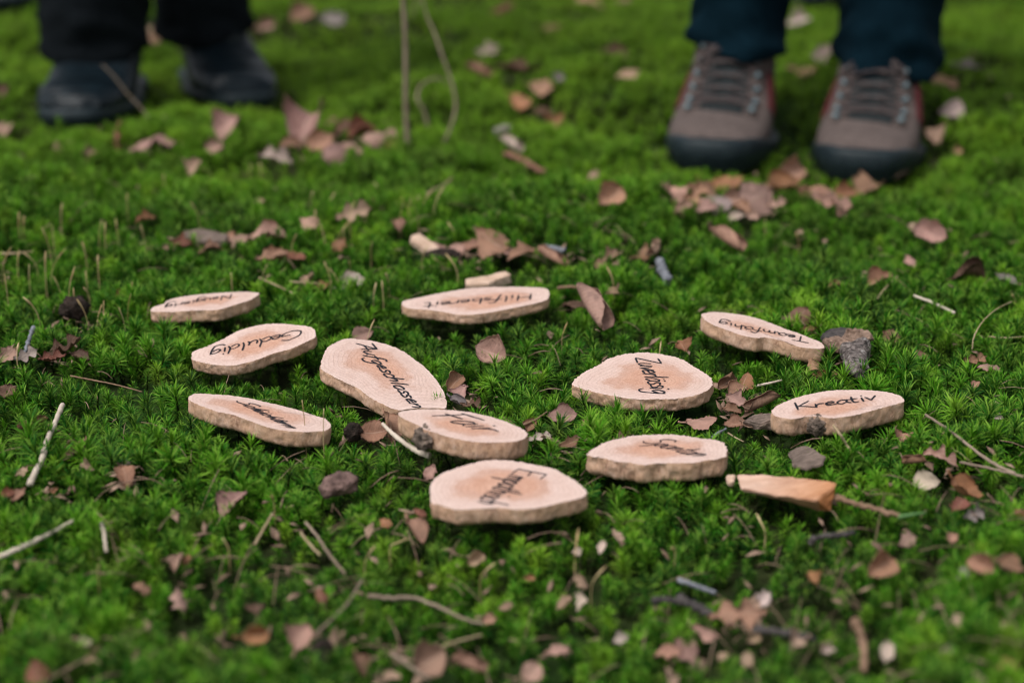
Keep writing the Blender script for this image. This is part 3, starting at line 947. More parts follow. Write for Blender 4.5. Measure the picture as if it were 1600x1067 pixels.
def leaf_mesh(P, U, stem=0.0, thick=.00035):
    n, m, _ = P.shape
    du = np.gradient(P, axis=0); dv = np.gradient(P, axis=1)
    N_ = np.cross(du, dv); N_ /= (np.linalg.norm(N_, axis=2, keepdims=True) + 1e-12)
    Q = P - N_ * thick
    V = np.vstack([P.reshape(-1, 3), Q.reshape(-1, 3)]); UU = np.vstack([U.reshape(-1, 2)] * 2)
    k = n * m
    Fc = []
    for i in range(n - 1):
        for j in range(m - 1):
            a = i * m + j
            Fc.append((a, a + m, a + m + 1, a + 1)); Fc.append((k + a, k + a + 1, k + a + m + 1, k + a + m))
    loop = [i * m for i in range(n)] + [(n - 1) * m + j for j in range(1, m)] + [i * m + m - 1 for i in range(n - 2, -1, -1)] + [j for j in range(m - 2, 0, -1)]
    for a, b_ in zip(loop, loop[1:] + loop[:1]): Fc.append((a, b_, k + b_, k + a))
    V = list(map(tuple, V)); UU = list(map(tuple, UU))
    if stem > 0:
        p0 = P[0, m // 2]; d = P[0, m // 2] - P[3, m // 2]; d /= np.linalg.norm(d) + 1e-9
        pts = [p0 - d * stem * .1, p0 + d * stem * .5 + np.array([0, stem * .08, 0]), p0 + d * stem + np.array([0, stem * .25, stem * .1])]
        SV, SF = tube_geo(catmull(pts, 5), [.0007, .0006, .0006, .0006, .0008], 5)
        bb = len(V); V += [tuple(q) for q in SV]; UU += [(0, .5)] * len(SV); Fc += [tuple(x + bb for x in f) for f in SF]
    return V, Fc, UU

N_LEAF = [0]


def leaf(px, py, w, h, rot, kind, colour, label, name='dead_leaf', lie=.5, up=0.0):
    """w, h: apparent length and breadth in the photograph (pixels), rot: apparent angle of the long axis"""
    N_LEAF[0] += 1
    rg = np.random.default_rng(1000 + N_LEAF[0])
    g = G(px, py + h * .25)
    s = pxm(g)
    if w > 22 and py < 345: w, h = w * 1.15, h * 1.15
    elif w > 30 and py > 600: w, h = w * .92, h * .92
    Lw = w / s
    ca, sa = math.cos(R(rot)), math.sin(R(rot))
    lie_d = UV_ * (1 - lie) + FV * lie
    u = RV * ca + (UV_ + FV * (.3 + lie)) * sa
    Lw *= np.linalg.norm(u); u /= np.linalg.norm(u)
    asp = {'b': .62, 'o': .66, 'f': .75, 'r': .8, 'c': .7}[kind]
    Wapp = h / s
    Wt = max(Wapp * 1.05, min(asp * Lw, Wapp * 2.4))
    cosf = min(1, Wapp / Wt); sinf = math.sqrt(max(0, 1 - cosf * cosf))
    perp = -RV * sa + UV_ * ca
    v = perp * cosf + FV * sinf
    v -= u * (u @ v); v /= np.linalg.norm(v)
    nn = np.cross(u, v)
    P, U = leaf_geo(kind, Lw, Wt, rg)
    V, Fc, UU = leaf_mesh(P, U, stem=.25 * Lw if kind in 'bc' and rg.random() < .5 else 0)
    o = mesh_obj(name, V, Fc, M_LEAF, None, True, UU)
    o.rotation_mode = 'QUATERNION'
    o.rotation_quaternion = Matrix(np.stack([u, v, nn], 1).tolist()).to_quaternion()
    hz = abs(u[2]) * Lw / 2 + abs(v[2]) * Wt / 2
    zc = .56 * hz + .0006 + up
    for _ in range(3):
        c = G(px, py, zc)
    o.location = tuple(map(float, c))
    cc = np.array(PAL[colour]) * 1.12 * rg.uniform(.75, 1.2) * np.array([1, rg.uniform(.95, 1.05), rg.uniform(.92, 1.08)])
    o.color = (*map(float, cc), 1)
    tag(o, label, 'leaf', 'dead leaves scattered on the moss')
    THIN.append((c[0], c[1] - hz * .2, max(.006, Lw * .36), .75))
    return o

LEAVES = [
 # behind, around the black shoes
 (96, 231, 20, 30, 80, 'f', 'p', 'small upright pinkish leaf in the moss below the black shoe at the frame edge'),
 (137, 238, 20, 18, 20, 'f', 'p', 'little pale leaf scrap just right of the small upright pinkish leaf'),
 (179, 207, 36, 15, 100, 'f', 'r', 'thin brown leaf standing upright in front of the black shoe'),
 (236, 219, 82, 27, 12, 'o', 'p', 'wide lobed pinkish leaf between and in front of the two black shoes'),
 (354, 196, 42, 40, 70, 'b', 'p', 'rounded pinkish leaf standing in front of the out-turned black shoe'),
 (334, 234, 24, 22, 30, 'f', 'p', 'small dull leaf below the rounded pinkish leaf by the black shoe'),
 (478, 196, 58, 52, 75, 'b', 'p', 'largest upright pinkish leaf between the black shoe and the dry stalks'),
 (429, 243, 52, 26, -10, 'o', 'w', 'pale crumpled leaf lying in front of the largest upright leaf'),
 (522, 238, 36, 26, 15, 'b', 'p', 'pinkish leaf beside the pale crumpled one, nearer the dry stalks'),
 (516, 192, 34, 14, 0, 'f', 'b', 'brown flat leaf just behind the pinkish leaf pair by the stalks'),
 (547, 199, 52, 18, 20, 'f', 'd', 'dark brown leaf lying against the foot of the dry stalks'),
 (584, 236, 32, 22, 5, 'b', 'p', 'pale leaf at the foot of the tallest dry stalk'),
 (611, 228, 18, 14, 30, 'f', 'o', 'tiny orange leaf scrap touching the tallest dry stalk'),
 (304, 261, 24, 20, 70, 'f', 's', 'small buff leaf alone in the moss far below the black shoes'),
 (405, 316, 18, 12, 30, 'f', 's', 'tiny buff scrap alone in the dark moss behind the back row'),
 (241, 40, 22, 18, 60, 'f', 'p', 'small blurred leaf high between the two black trouser legs'),
 (238, 82, 34, 20, 5, 'f', 's', 'pale blurred leaf low between the two black trouser legs'),
 (415, 19, 26, 20, 20, 'f', 'p', 'pale blurred leaf beside the black trouser leg near the top edge'),
 (472, 10, 34, 24, 40, 'b', 'b', 'brown blurred leaf at the top edge right of the black trousers'),
 (520, 60, 36, 24, -10, 'f', 'g', 'dull grey leaf blurred on the yellow-green moss behind'),
 (8, 186, 22, 34, 80, 'f', 's', 'buff leaf cut by the frame edge level with the black shoe'),
 (6, 140, 22, 28, 80, 'f', 'd', 'dark leaf at the frame edge behind the buff one'),
 (226, 343, 26, 14, 15, 'f', 'o', 'small orange leaf on the moss above the leftmost slice'),
 (483, 346, 30, 22, -25, 'f', 'p', 'pinkish leaf scrap left of the big pale leaf'),
 (528, 362, 24, 22, 50, 'f', 'o', 'orange-brown scrap just below the big pale leaf'),
 (553, 330, 50, 34, 15, 'o', 's', 'big pale ragged leaf in the moss behind the back row'),
 (621, 350, 20, 16, -60, 'f', 't', 'small curled brown scrap to the right of the big pale leaf'),
 # behind, middle
 (760, 82, 32, 20, 5, 'f', 'w', 'whitish blurred leaf right of the dry stalks'),
 (810, 102, 56, 16, -5, 'f', 'd', 'long dark brown leaf blurred beyond the dry stalks'),
 (746, 114, 42, 18, -30, 'r', 't', 'beige curled leaf next to the long dark brown one'),
 (814, 158, 32, 24, -30, 'b', 'o', 'orange-tan leaf, first of the little clump beyond the stalks'),
 (846, 165, 34, 18, -5, 'b', 't', 'tan leaf in the middle of the little clump beyond the stalks'),
 (868, 189, 22, 32, 80, 'b', 'o', 'upright orange-tan leaf at the near end of the little clump'),
 (872, 158, 18, 18, 50, 'f', 'g', 'greyish leaf at the far end of the little clump'),
 (846, 150, 26, 12, 0, 'f', 'd', 'dark leaf lying in the shade within the little clump'),
 (786, 199, 26, 22, 20, 'c', 'g', 'grey cupped leaf beside the pale strip leaf'),
 (797, 228, 38, 20, -38, 'r', 'w', 'pale rolled strip leaf on top of the reddish twig'),
 (928, 272, 18, 14, 50, 'c', 's', 'tiny buff leaf on a thin stem before the hiking boot'),
 (953, 303, 40, 30, 35, 'b', 't', 'tan leaf with a raised tip between stalks and hiking boot'),
 (958, 90, 34, 16, -20, 'f', 'd', 'dark leaf blurred far behind, left of the hiking boot'),
 (857, 36, 30, 14, 0, 'f', 'b', 'brown leaf blurred far behind near the top middle'),
 (982, 116, 28, 16, 10, 'f', 's', 'beige scrap blurred to the left of the hiking boot laces'),
 (918, 7, 56, 18, -5, 'f', 't', 'tan leaf cut by the top edge between the two people'),
 (972, 6, 36, 14, 0, 'f', 'p', 'pinkish leaf cut by the top edge next to the navy trousers'),
 (786, 18, 34, 18, 30, 'f', 'r', 'reddish leaf blurred far behind beyond the dry stalks'),
 # around the hiking boots
 (1249, 28, 30, 26, 20, 'f', 'w', 'pale leaf seen between the navy trouser legs, just below the far shoe'),
 (1257, 99, 42, 14, -3, 'f', 't', 'flat tan leaf seen between the two hiking boots behind'),
 (1288, 97, 30, 22, 80, 'f', 'w', 'pale upright leaf touching the navy trousers between the boots'),
 (1476, 121, 36, 20, -15, 'f', 't', 'tan leaf just right of the navy trouser hem'),
 (1512, 105, 44, 16, -10, 'f', 'g', 'grey leaf right of the tan one beside the navy trouser hem'),
 (1487, 184, 36, 22, 50, 'b', 'w', 'pale greyish leaf tilted beside the red boot panel'),
 (1465, 221, 28, 14, 75, 'f', 's', 'small upright buff leaf right of the boot toe'),
 (1495, 238, 16, 12, 20, 'f', 't', 'tiny tan scrap right of the small upright buff leaf'),
 (1056, 306, 44, 20, -65, 'f', 'p', 'narrow pinkish leaf at the outer end of the pile below the boot sole'),
 (1082, 311, 44, 34, 60, 'o', 't', 'ragged tan leaf second from the outer end of the pile below the boot'),
 (1130, 296, 54, 20, 8, 'c', 'o', 'orange-tan curled leaf pressed under the boot sole'),
 (1120, 316, 44, 24, 5, 'b', 'w', 'pale flat leaf in front of the orange-tan curled leaf'),
 (1182, 308, 58, 42, 30, 'b', 'p', 'broad pinkish leaf in the middle of the pile between the boots'),
 (1235, 274, 50, 36, 25, 'c', 't', 'tan cupped leaf rising highest between the two boots'),
 (1225, 299, 46, 20, 10, 'c', 'o', 'orange-tan folded leaf below the highest cupped leaf'),
 (1299, 321, 58, 40, -20, 'o', 'p', 'broad ragged pinkish leaf below the second boot sole'),
 (1354, 297, 42, 18, 25, 'f', 't', 'tan leaf sticking out at the tip of the second boot'),
 (1262, 302, 28, 20, -20, 'f', 'r', 'dark reddish scrap in the gap between the boots'),
 (1150, 338, 26, 14, 20, 'f', 'w', 'small whitish scrap below the pile of leaves'),
 (1176, 340, 22, 14, -10, 'f', 's', 'buff scrap beside the small whitish one below the pile'),
 (1133, 378, 62, 24, -38, 'r', 't', 'brown rolled leaf with dark tip, alone below the first boot'),
 (1453, 366, 50, 38, -25, 'b', 'p', 'pinkish leaf standing in the moss below the second boot'),
 (1428, 354, 20, 16, 0, 'f', 's', 'buff scrap touching the pinkish leaf below the second boot'),
 (1024, 394, 32, 20, 60, 'c', 's', 'beige folded leaf leaning on the grey bark strip'),
 (1250, 364, 10, 10, 0, 'f', 's', 'single tiny buff dot of a leaf in the moss below the boots'),
 # middle band
 (418, 367, 64, 25, 3, 'b', 'p', 'smooth pinkish leaf behind the back row of slices'),
 (375, 374, 34, 16, 5, 'f', 'p', 'pinkish scrap between the smooth leaf and the grey bark flake'),
 (250, 384, 38, 14, 5, 'f', 'p', 'flat pinkish leaf left of the grey bark flake'),
 (284, 384, 34, 14, -5, 'f', 'r', 'reddish flat leaf next to the grey bark flake'),
 (427, 404, 44, 16, 10, 'f', 't', 'tan leaf half buried below the smooth pinkish leaf'),
 (189, 460, 16, 14, 20, 'f', 'o', 'bright orange scrap left of the leftmost slice'),
 (8, 556, 34, 28, 40, 'f', 'p', 'pinkish leaf cut by the frame edge beside the white leaf'),
 (41, 555, 36, 28, 25, 'o', 'w', 'whitish ragged leaf on the tip of the blue-grey twig'),
 (100, 548, 58, 22, 25, 'o', 'd', 'dark brown curled leaf right of the whitish ragged leaf'),
 (82, 561, 44, 18, 10, 'o', 'r', 'reddish brown leaf below the dark curled one'),
 (126, 556, 30, 12, -15, 'f', 'd', 'small dark leaf at the right end of the dark curled one'),
 (13, 610, 20, 34, 80, 'f', 'd', 'dark hanging leaf near the frame edge above the bleached stick'),
 (52, 664, 52, 12, 22, 'r', 'b', 'brown thin strip leaf beside the bleached stick'),
 (132, 692, 26, 12, 60, 'f', 't', 'thin tan leaf tip above the pinkish oak leaf'),
 (483, 438, 24, 12, 60, 'f', 's', 'buff sliver in the moss left of the white-topped leaf'),
 (506, 452, 22, 12, 50, 'f', 'o', 'orange sliver in the moss left of the white-topped leaf'),
 (547, 442, 46, 24, 15, 'c', 'w', 'white-topped curled leaf left of the pale wood chip'),
 (683, 392, 28, 14, 20, 'f', 'p', 'pinkish scrap under the pale bark piece'),
 (709, 391, 40, 24, 50, 'b', 'p', 'pinkish leaf tilted beside the pale bark piece'),
 (768, 375, 62, 34, -35, 'b', 'b', 'brown folded leaf behind the pale wood chip'),
 (814, 394, 44, 18, 15, 'f', 't', 'tan leaf between the brown folded leaf and the grey twig'),
 (862, 406, 54, 16, -30, 'r', 't', 'long tan leaf curving below the grey twig piece'),
 (953, 403, 28, 18, 30, 'f', 'p', 'pinkish leaf left of the beige folded leaf'),
 (935, 413, 24, 14, 0, 'f', 't', 'tan scrap below the pinkish leaf near the grey bark strip'),
 (968, 413, 24, 10, -10, 'f', 'p', 'thin pinkish scrap beside the grey bark strip'),
 (1000, 395, 34, 14, 40, 'f', 'b', 'brown narrow leaf behind the beige folded leaf'),
 (920, 485, 78, 32, -62, 'r', 'p', 'big rolled leaf standing on end behind the centre of the group'),
 (900, 478, 40, 14, 0, 'f', 'd', 'dark leaf flap at the side of the big rolled leaf'),
 (957, 456, 26, 14, 0, 'f', 's', 'buff scrap right of the big rolled leaf'),
 (1066, 540, 18, 24, -60, 'f', 'o', 'orange-tan leaf tip behind the fine-ringed slice'),
 (768, 552, 52, 34, -20, 'b', 'p', 'pinkish leaf pierced by a straw in the middle of the moss'),
 (567, 523, 34, 20, 20, 'b', 'p', 'pinkish leaf peeping out behind the large diagonal-word slice'),
 (712, 597, 34, 24, 45, 'b', 'b', 'brown leaf standing right of the large diagonal-word slice'),
 (722, 612, 28, 20, 80, 'f', 'p', 'pinkish leaf below the brown standing one'),
 (716, 627, 28, 16, -25, 'c', 'g', 'grey cupped leaf nearest the thick knotted slice'),
 (736, 634, 34, 14, -10, 'f', 'd', 'dark leaf in shade behind the thick knotted slice'),
 (878, 650, 52, 26, 4, 'b', 'p', 'tan leaf with clean edge in front of the fine-ringed slice'),
 (829, 662, 22, 20, 60, 'f', 'b', 'brown upright scrap right of the thick knotted slice'),
 (844, 682, 42, 18, 12, 'o', 'w', 'pale crinkled leaf at the corner of the thick knotted slice'),
 (921, 657, 26, 10, 40, 'f', 't', 'thin tan scrap right of the clean-edged tan leaf'),
 (890, 692, 34, 20, 20, 'f', 'b', 'brown leaf sunk in the moss below the pale crinkled leaf'),
 (975, 683, 40, 14, 15, 'o', 'p', 'ragged leaf peeping over the back edge of the frayed slice'),
 (584, 676, 54, 28, 5, 'b', 'b', 'brown leaf tucked under the white strip beside the knotted slice'),
 (611, 664, 50, 26, -72, 'b', 't', 'tan folded leaf leaning on the rim between two touching slices'),
 # right
 (1250, 493, 40, 30, 45, 'b', 'b', 'brown leaf with pale tip behind the narrow tilted slice'),
 (1237, 499, 30, 14, 15, 'f', 'd', 'dark leaf behind the brown one with pale tip'),
 (1263, 515, 26, 14, 10, 'f', 'r', 'reddish scrap just behind the narrow tilted slice'),
 (1303, 446, 36, 14, 10, 'f', 'r', 'reddish flat leaf in the moss behind the narrow slice'),
 (1374, 439, 44, 20, 22, 'b', 't', 'tan leaf with a straw leaning on it'),
 (1423, 408, 20, 16, -60, 'f', 'p', 'small pinkish leaf above the dark brown curled leaf'),
 (1518, 428, 52, 26, -10, 'c', 'd', 'dark brown curled leaf at the far right of the moss'),
 (1570, 441, 36, 14, -35, 'b', 'g', 'grey narrow leaf touching the dark brown curled leaf'),
 (1394, 527, 26, 22, 60, 'f', 'b', 'brown scrap in the moss above the bark chunk'),
 (1438, 558, 28, 14, 5, 'f', 'b', 'brown flat scrap right of the bark chunk'),
 (1522, 563, 38, 20, 10, 'o', 'b', 'brown ragged leaf alone in the moss far right'),
 (1547, 573, 32, 12, -5, 'f', 'p', 'pinkish scrap touching the brown ragged leaf'),
 (1272, 570, 22, 24, -60, 'f', 't', 'tan leaf under the low end of the narrow tilted slice'),
 (1293, 592, 34, 12, 12, 'c', 'o', 'small reddish leaf ring in front of the bark chunk'),
 (1137, 598, 34, 30, 25, 'c', 'b', 'brown cupped leaf beside the fine-ringed slice'),
 (1153, 612, 38, 18, 40, 'b', 't', 'tan narrow leaf leaning on the brown cupped leaf'),
 (1151, 626, 34, 22, -25, 'f', 'p', 'pinkish torn leaf at the bottom of the cupped leaf clump'),
 (1120, 602, 14, 10, -40, 'f', 's', 'tiny buff scrap touching the edge of the fine-ringed slice'),
 (1192, 633, 68, 20, 24, 'r', 't', 'long rolled tan leaf pointing at the knotted slice with the upright word'),
 (1096, 656, 54, 15, 5, 'b', 'p', 'flat tan leaf in front of the fine-ringed slice, before the frayed slice'),
 (1148, 662, 40, 16, 8, 'b', 't', 'tan leaf with a dark stem behind the frayed slice'),
 (1166, 664, 20, 12, -30, 'f', 'p', 'pinkish point of a leaf beside the dark-stemmed one'),
 (1411, 682, 14, 28, 70, 'f', 't', 'thin tan leaf in the shade right of the knotted slice'),
 (1560, 652, 14, 10, 0, 'f', 'w', 'single white scrap in the moss at far right'),
 (1525, 602, 14, 8, 50, 'f', 't', 'tiny tan sliver in the moss at far right'),
 # front right
 (1428, 722, 42, 16, 5, 'r', 'b', 'brown rolled leaf, first of the leaf group beside the long straw'),
 (1471, 714, 58, 30, -22, 'o', 'p', 'pinkish crumpled leaf at the end of the long straw'),
 (1449, 751, 48, 26, 5, 'b', 'w', 'pale whitish leaf below the pinkish crumpled one'),
 (1508, 768, 54, 26, -30, 'c', 'o', 'reddish orange curled leaf right of the pale whitish leaf'),
 (1497, 790, 28, 16, 40, 'f', 'r', 'reddish flap below the reddish orange curled leaf'),
 (1523, 803, 40, 28, 15, 'o', 'g', 'greyish crumpled leaf, lowest of the group by the long straw'),
 (1595, 800, 20, 14, 0, 'f', 'o', 'orange scrap cut by the frame edge'),
 (1418, 843, 28, 24, 25, 'f', 's', 'square pale chip-like leaf below the wood wedge twig'),
 (1487, 841, 14, 18, 70, 'f', 't', 'small tan scrap right of the square pale one'),
 (1376, 886, 54, 44, 28, 'b', 't', 'triangular tan leaf standing alone in front right of the group'),
 (1533, 884, 48, 30, -20, 'b', 't', 'tan leaf near the frame edge, beside a brown sliver'),
 (1580, 885, 44, 18, -20, 'b', 'b', 'brown leaf touching the frame edge'),
 (1505, 893, 22, 16, 40, 'f', 'g', 'grey scrap beside the tan leaf near the frame edge'),
 (1270, 901, 18, 24, -60, 'f', 'o', 'blurred orange scrap left of the triangular tan leaf'),
 (1153, 957, 104, 58, 5, 'o', 't', 'largest lobed leaf of all, nearest the camera between dark twigs'),
 (1192, 937, 30, 22, 50, 'f', 'w', 'pale leaf tip standing on the largest lobed leaf'),
 (1178, 946, 18, 18, 20, 'f', 's', 'small buff leaf tip beside the pale one on the largest leaf'),
 (1100, 989, 42, 24, -25, 'f', 'p', 'pinkish leaf under the left end of the largest lobed leaf'),
 (1246, 999, 38, 34, 50, 'f', 's', 'buff leaf by the dark twig end in front'),
 (1178, 998, 22, 16, 20, 'f', 's', 'small buff scrap below the largest lobed leaf'),
 (1294, 1013, 18, 16, 20, 'f', 'w', 'small white scrap left of the round white one'),
 (1387, 1018, 28, 24, 70, 'f', 'w', 'round white leaf scrap in the front moss'),
 (1573, 1040, 40, 20, 8, 'f', 'o', 'orange-tan leaf in the front corner'),
 (1497, 967, 18, 20, 80, 'f', 's', 'blurred buff scrap above the white dot'),
 (1481, 1016, 18, 16, 0, 'f', 'w', 'small blurred white dot of a leaf near the front corner'),
 (1077, 1027, 66, 46, -50, 'o', 'p', 'pinkish ragged leaf at the bottom edge before the largest leaf'),
 (1129, 1025, 18, 16, 20, 'f', 's', 'buff dot beside the pinkish ragged leaf'),
 (1168, 1030, 22, 20, 70, 'f', 's', 'second buff dot farther from the pinkish ragged leaf'),
 (1046, 1018, 44, 20, 10, 'f', 't', 'tan scrap left of the pinkish ragged leaf at the bottom edge'),
 # front left
 (115, 706, 42, 26, 30, 'b', 'p', 'pinkish ribbed leaf beside the bleached stick'),
 (196, 742, 40, 26, -65, 'b', 'b', 'brown leaf with a pale tip standing in the moss between bleached stick and dry cone'),
 (194, 723, 18, 10, -10, 'f', 'w', 'pale tip resting on the brown standing leaf'),
 (137, 727, 24, 12, -50, 'f', 's', 'buff sliver right of the pinkish ribbed leaf'),
 (34, 736, 18, 14, 40, 'f', 's', 'buff scrap left of the bleached stick end'),
 (10, 772, 24, 14, 10, 'f', 'r', 'reddish leaf at the frame edge below the bleached stick'),
 (28, 773, 24, 16, 50, 'f', 'b', 'brown leaf beside the reddish one below the bleached stick'),
 (83, 766, 12, 10, 30, 'f', 'o', 'tiny orange scrap right of the bleached stick end'),
 (362, 783, 56, 26, 47, 'b', 'p', 'pointed pinkish leaf in the moss left of the dry cone'),
 (277, 875, 26, 20, 70, 'f', 'p', 'blurred pinkish leaf in the front left moss'),
 (292, 874, 16, 14, 60, 'f', 'o', 'blurred orange scrap beside the blurred pinkish leaf'),
 (282, 937, 36, 16, -65, 'f', 'p', 'blurred pinkish strip leaf below the pinkish leaf in the front moss'),
 (502, 929, 24, 16, -50, 'b', 'r', 'blurred red leaf in the front moss below the crossing straws'),
 (399, 994, 48, 34, 5, 'c', 'o', 'orange-brown cupped leaf with a white spot in front'),
 (471, 992, 42, 34, 65, 'b', 'p', 'blurred pinkish leaf beside the orange-brown cupped leaf'),
 (74, 996, 22, 18, -30, 'f', 's', 'blurred buff scrap nearest the front left corner'),
 (132, 1003, 22, 18, 10, 'f', 'w', 'blurred pale scrap right of the buff one'),
 (139, 1029, 18, 14, 30, 'f', 's', 'blurred buff scrap below the pale one'),
 (58, 1050, 42, 28, -60, 'b', 'r', 'blurred reddish leaf at the bottom edge near the corner'),
 (220, 918, 26, 12, -25, 'f', 'b', 'blurred brown scrap in the front left moss'),
 (399, 948, 28, 14, 0, 'f', 'd', 'blurred dark scrap behind the orange-brown cupped leaf'),
 # front middle
 (650, 829, 46, 24, -55, 'b', 't', 'tan leaf standing below the corner of the nearest slice'),
 (602, 815, 20, 14, -20, 'f', 'o', 'orange scrap left of the tan standing leaf'),
 (671, 738, 22, 22, 60, 'f', 'p', 'pinkish scrap behind the corner of the nearest slice'),
 (657, 800, 22, 12, -30, 'f', 'r', 'reddish scrap under the edge of the nearest slice'),
 (745, 874, 28, 22, 30, 'c', 's', 'buff curled scrap in front of the nearest slice'),
 (828, 903, 16, 12, 0, 'f', 'o', 'orange dot of a leaf in the front moss'),
 (902, 862, 14, 12, 0, 'f', 'w', 'white dot of a leaf in front of the nearest slice'),
 (908, 908, 24, 12, -60, 'f', 's', 'buff sliver in front, tilted down to the right'),
 (881, 940, 26, 14, 40, 'f', 's', 'buff sliver in front, tilted up to the right'),
 (907, 940, 24, 12, 80, 'f', 'w', 'pale upright sliver beside the tilted buff one'),
 (964, 838, 22, 12, -60, 'f', 's', 'buff sliver in the moss below the frayed slice'),
 (940, 853, 18, 12, 70, 'f', 'w', 'pale sliver left of the buff sliver below the frayed slice'),
 (970, 996, 26, 18, 20, 'f', 'w', 'white blurred scrap in the front middle'),
 (791, 946, 20, 16, 20, 'f', 's', 'blurred buff scrap right of the long bent stem'),
 (764, 967, 22, 16, 10, 'f', 't', 'blurred tan scrap at the end of the long bent stem'),
 (671, 1032, 58, 44, 30, 'b', 'p', 'broad blurred pinkish leaf at the bottom edge'),
 (732, 1041, 66, 22, -18, 'r', 't', 'long blurred tan leaf right of the broad pinkish one'),
 (831, 1049, 38, 30, 50, 'b', 'p', 'blurred pinkish oval leaf at the bottom middle'),
 (564, 1038, 36, 22, -60, 'b', 'b', 'blurred brown leaf left of the broad pinkish one'),
 (611, 1057, 34, 16, 5, 'f', 's', 'blurred buff leaf on the bottom edge'),
 (872, 1016, 40, 18, 5, 'f', 'p', 'blurred faint pinkish leaf behind the oval one'),
]
LEAVES += [
 (1068, 323, 34, 20, 30, 'o', 'p', 'torn pinkish leaf at the outer foot of the pile below the boot'),
 (1100, 297, 34, 18, -20, 'b', 't', 'tan leaf half hidden under the sole at the outer end of the pile'),
 (1104, 326, 34, 18, 10, 'f', 'p', 'ragged pinkish leaf in front of the ragged tan leaf in the pile'),
 (1148, 312, 40, 24, 20, 'b', 'p', 'pinkish leaf between the pale flat leaf and the broad pinkish one in the pile'),
 (1160, 324, 30, 18, -30, 'f', 't', 'tan scrap at the near edge of the pile under the broad pinkish leaf'),
 (1205, 288, 38, 24, 40, 'c', 't', 'tan curled leaf standing behind the broad pinkish leaf of the pile'),
 (1212, 318, 32, 18, 10, 'o', 'p', 'small lobed leaf before the orange-tan folded leaf of the pile'),
 (1283, 304, 36, 22, -25, 'b', 't', 'tan leaf tucked under the inner edge of the second boot'),
 (1322, 304, 36, 18, 8, 'b', 'o', 'orange-tan leaf lying along the toe of the second boot'),
 (1306, 338, 34, 18, -60, 'f', 'p', 'pinkish tip hanging down in front of the broad ragged leaf'),
 (500, 214, 40, 24, 30, 'b', 't', 'tan leaf leaning on the largest upright leaf near the stalks'),
 (548, 226, 44, 20, -15, 'o', 'p', 'pinkish torn leaf between the pale crumpled leaf and the stalks'),
 (455, 222, 34, 18, 10, 'f', 'b', 'brown scrap below the largest upright leaf'),
 (566, 208, 40, 18, 20, 'b', 'r', 'reddish leaf in the shade left of the tallest stalk'),
 (604, 212, 28, 18, 40, 'b', 'p', 'pinkish leaf touching the tallest stalk from behind'),
 (1162, 596, 34, 16, 60, 'b', 'o', 'orange-tan blade of a leaf standing beside the brown cupped leaf'),
 (1144, 640, 30, 16, -10, 'f', 'b', 'brown scrap between the cupped leaf clump and the bark flake'),
 (736, 382, 38, 20, 20, 'f', 'b', 'brown leaf beside the pinkish tilted one behind the centre slices'),
 (790, 386, 40, 16, -20, 'f', 'p', 'pinkish strip leaf right of the brown folded leaf'),
 (330, 388, 36, 14, 5, 'f', 'b', 'brown leaf in front of the dark grey bark flake'),
 (352, 372, 30, 14, 20, 'f', 't', 'tan leaf on the end of the dark grey bark flake'),
 (460, 402, 34, 14, -10, 'f', 'r', 'reddish strip right of the half buried tan leaf'),
]
for spec in LEAVES:
    leaf(*spec)

# ------------------------------------------------------------------ twigs, straws and stems
def twig(name, pts, r0, r1, mat, label, cat='twig', group=None, wob=.35, sides=7, n=None, knots=0.4):
    """pts: (px, py, mm above the moss); r0, r1: radius in mm"""
    P = [G(a, c, z * .001) for a, c, z in pts]
    n = n or max(12, 8 * len(P))
    smooth = name in ('straw', 'green_straw') or mat is M_TWIG_WHITE
    if smooth: wob, knots = .12, .15
    path = catmull(P, n)
    path = path + RNG.normal(0, r0 * .00010, path.shape) + np.outer(np.sin(np.arange(n) * 1.3 + r0 * 9), [.0002, .0002, .00015]) * r0 * (.15 if smooth else 1)
    rad = np.linspace(r0, r1, n) * .001 * (.80 if mat in (M_STALK, M_STRAW) else 1) * (1 + knots * (vnoise(np.arange(n) * .35, np.zeros(n) + r0, 12) - .5))
    V, Fc = tube_geo(path, rad, sides, wob)
    o = mesh_obj(name, V, Fc, mat)
    tag(o, label, cat, group)
    return o

ST, TW = 'dry straws on the moss', 'twigs on the moss'
# standing stalks behind
def stalk(name, base, pts, r0, r1, mat, label):
    b0 = G(*base)
    y = b0[1]
    P = [b0 - np.array([0, 0, .01])] + [at_y(a, c, y + dy) for a, c, dy in pts]
    n = 30
    path = catmull(P, n)
    V, Fc = tube_geo(path, np.linspace(r0, r1, n) * .001, 7, .12)
    o = mesh_obj(name, V, Fc, mat); tag(o, label, 'stalk', 'dry stalks standing in the moss')

stalk('dry_stalk', (638, 232), [(634, 170, 0), (634, 110, .0), (633, 50, .0), (630, -10, .0), (632, -90, 0), (625, -190, 0)], 2.9, 2.3, M_STALK, 'tall straight pale stalk rising out of the moss to the top edge')
stalk('dry_stalk', (690, 218), [(706, 195, .0), (712, 165, .01), (706, 130, .02), (692, 90, .03), (680, 55, .04), (664, 15, .05), (650, -60, .05)], 1.8, 1.1, M_STALK, 'thin pale stalk bending back behind the tall straight one')
stalk('dry_stalk', (671, 203), [(664, 178, .0), (652, 155, .0), (657, 136, .01), (674, 124, .01), (694, 126, .015), (702, 140, .02)], 2.0, .9, M_STALK, 'short thick stalk curling over in a hook beside the tall one')
stalk('dry_stalk', (640, 30), [(650, 5, 0), (655, -25, 0), (650, -90, 0)], 2.2, 1.8, M_STALK, 'pale stalk far behind that leaves the top edge next to the tall one')
stalk('dry_stalk', (247, 197), [(225, 175, .0), (200, 148, .0), (180, 122, .0), (160, 102, .0)], 1.1, .7, M_STALK, 'thin slanted stem crossing in front of the black shoe')

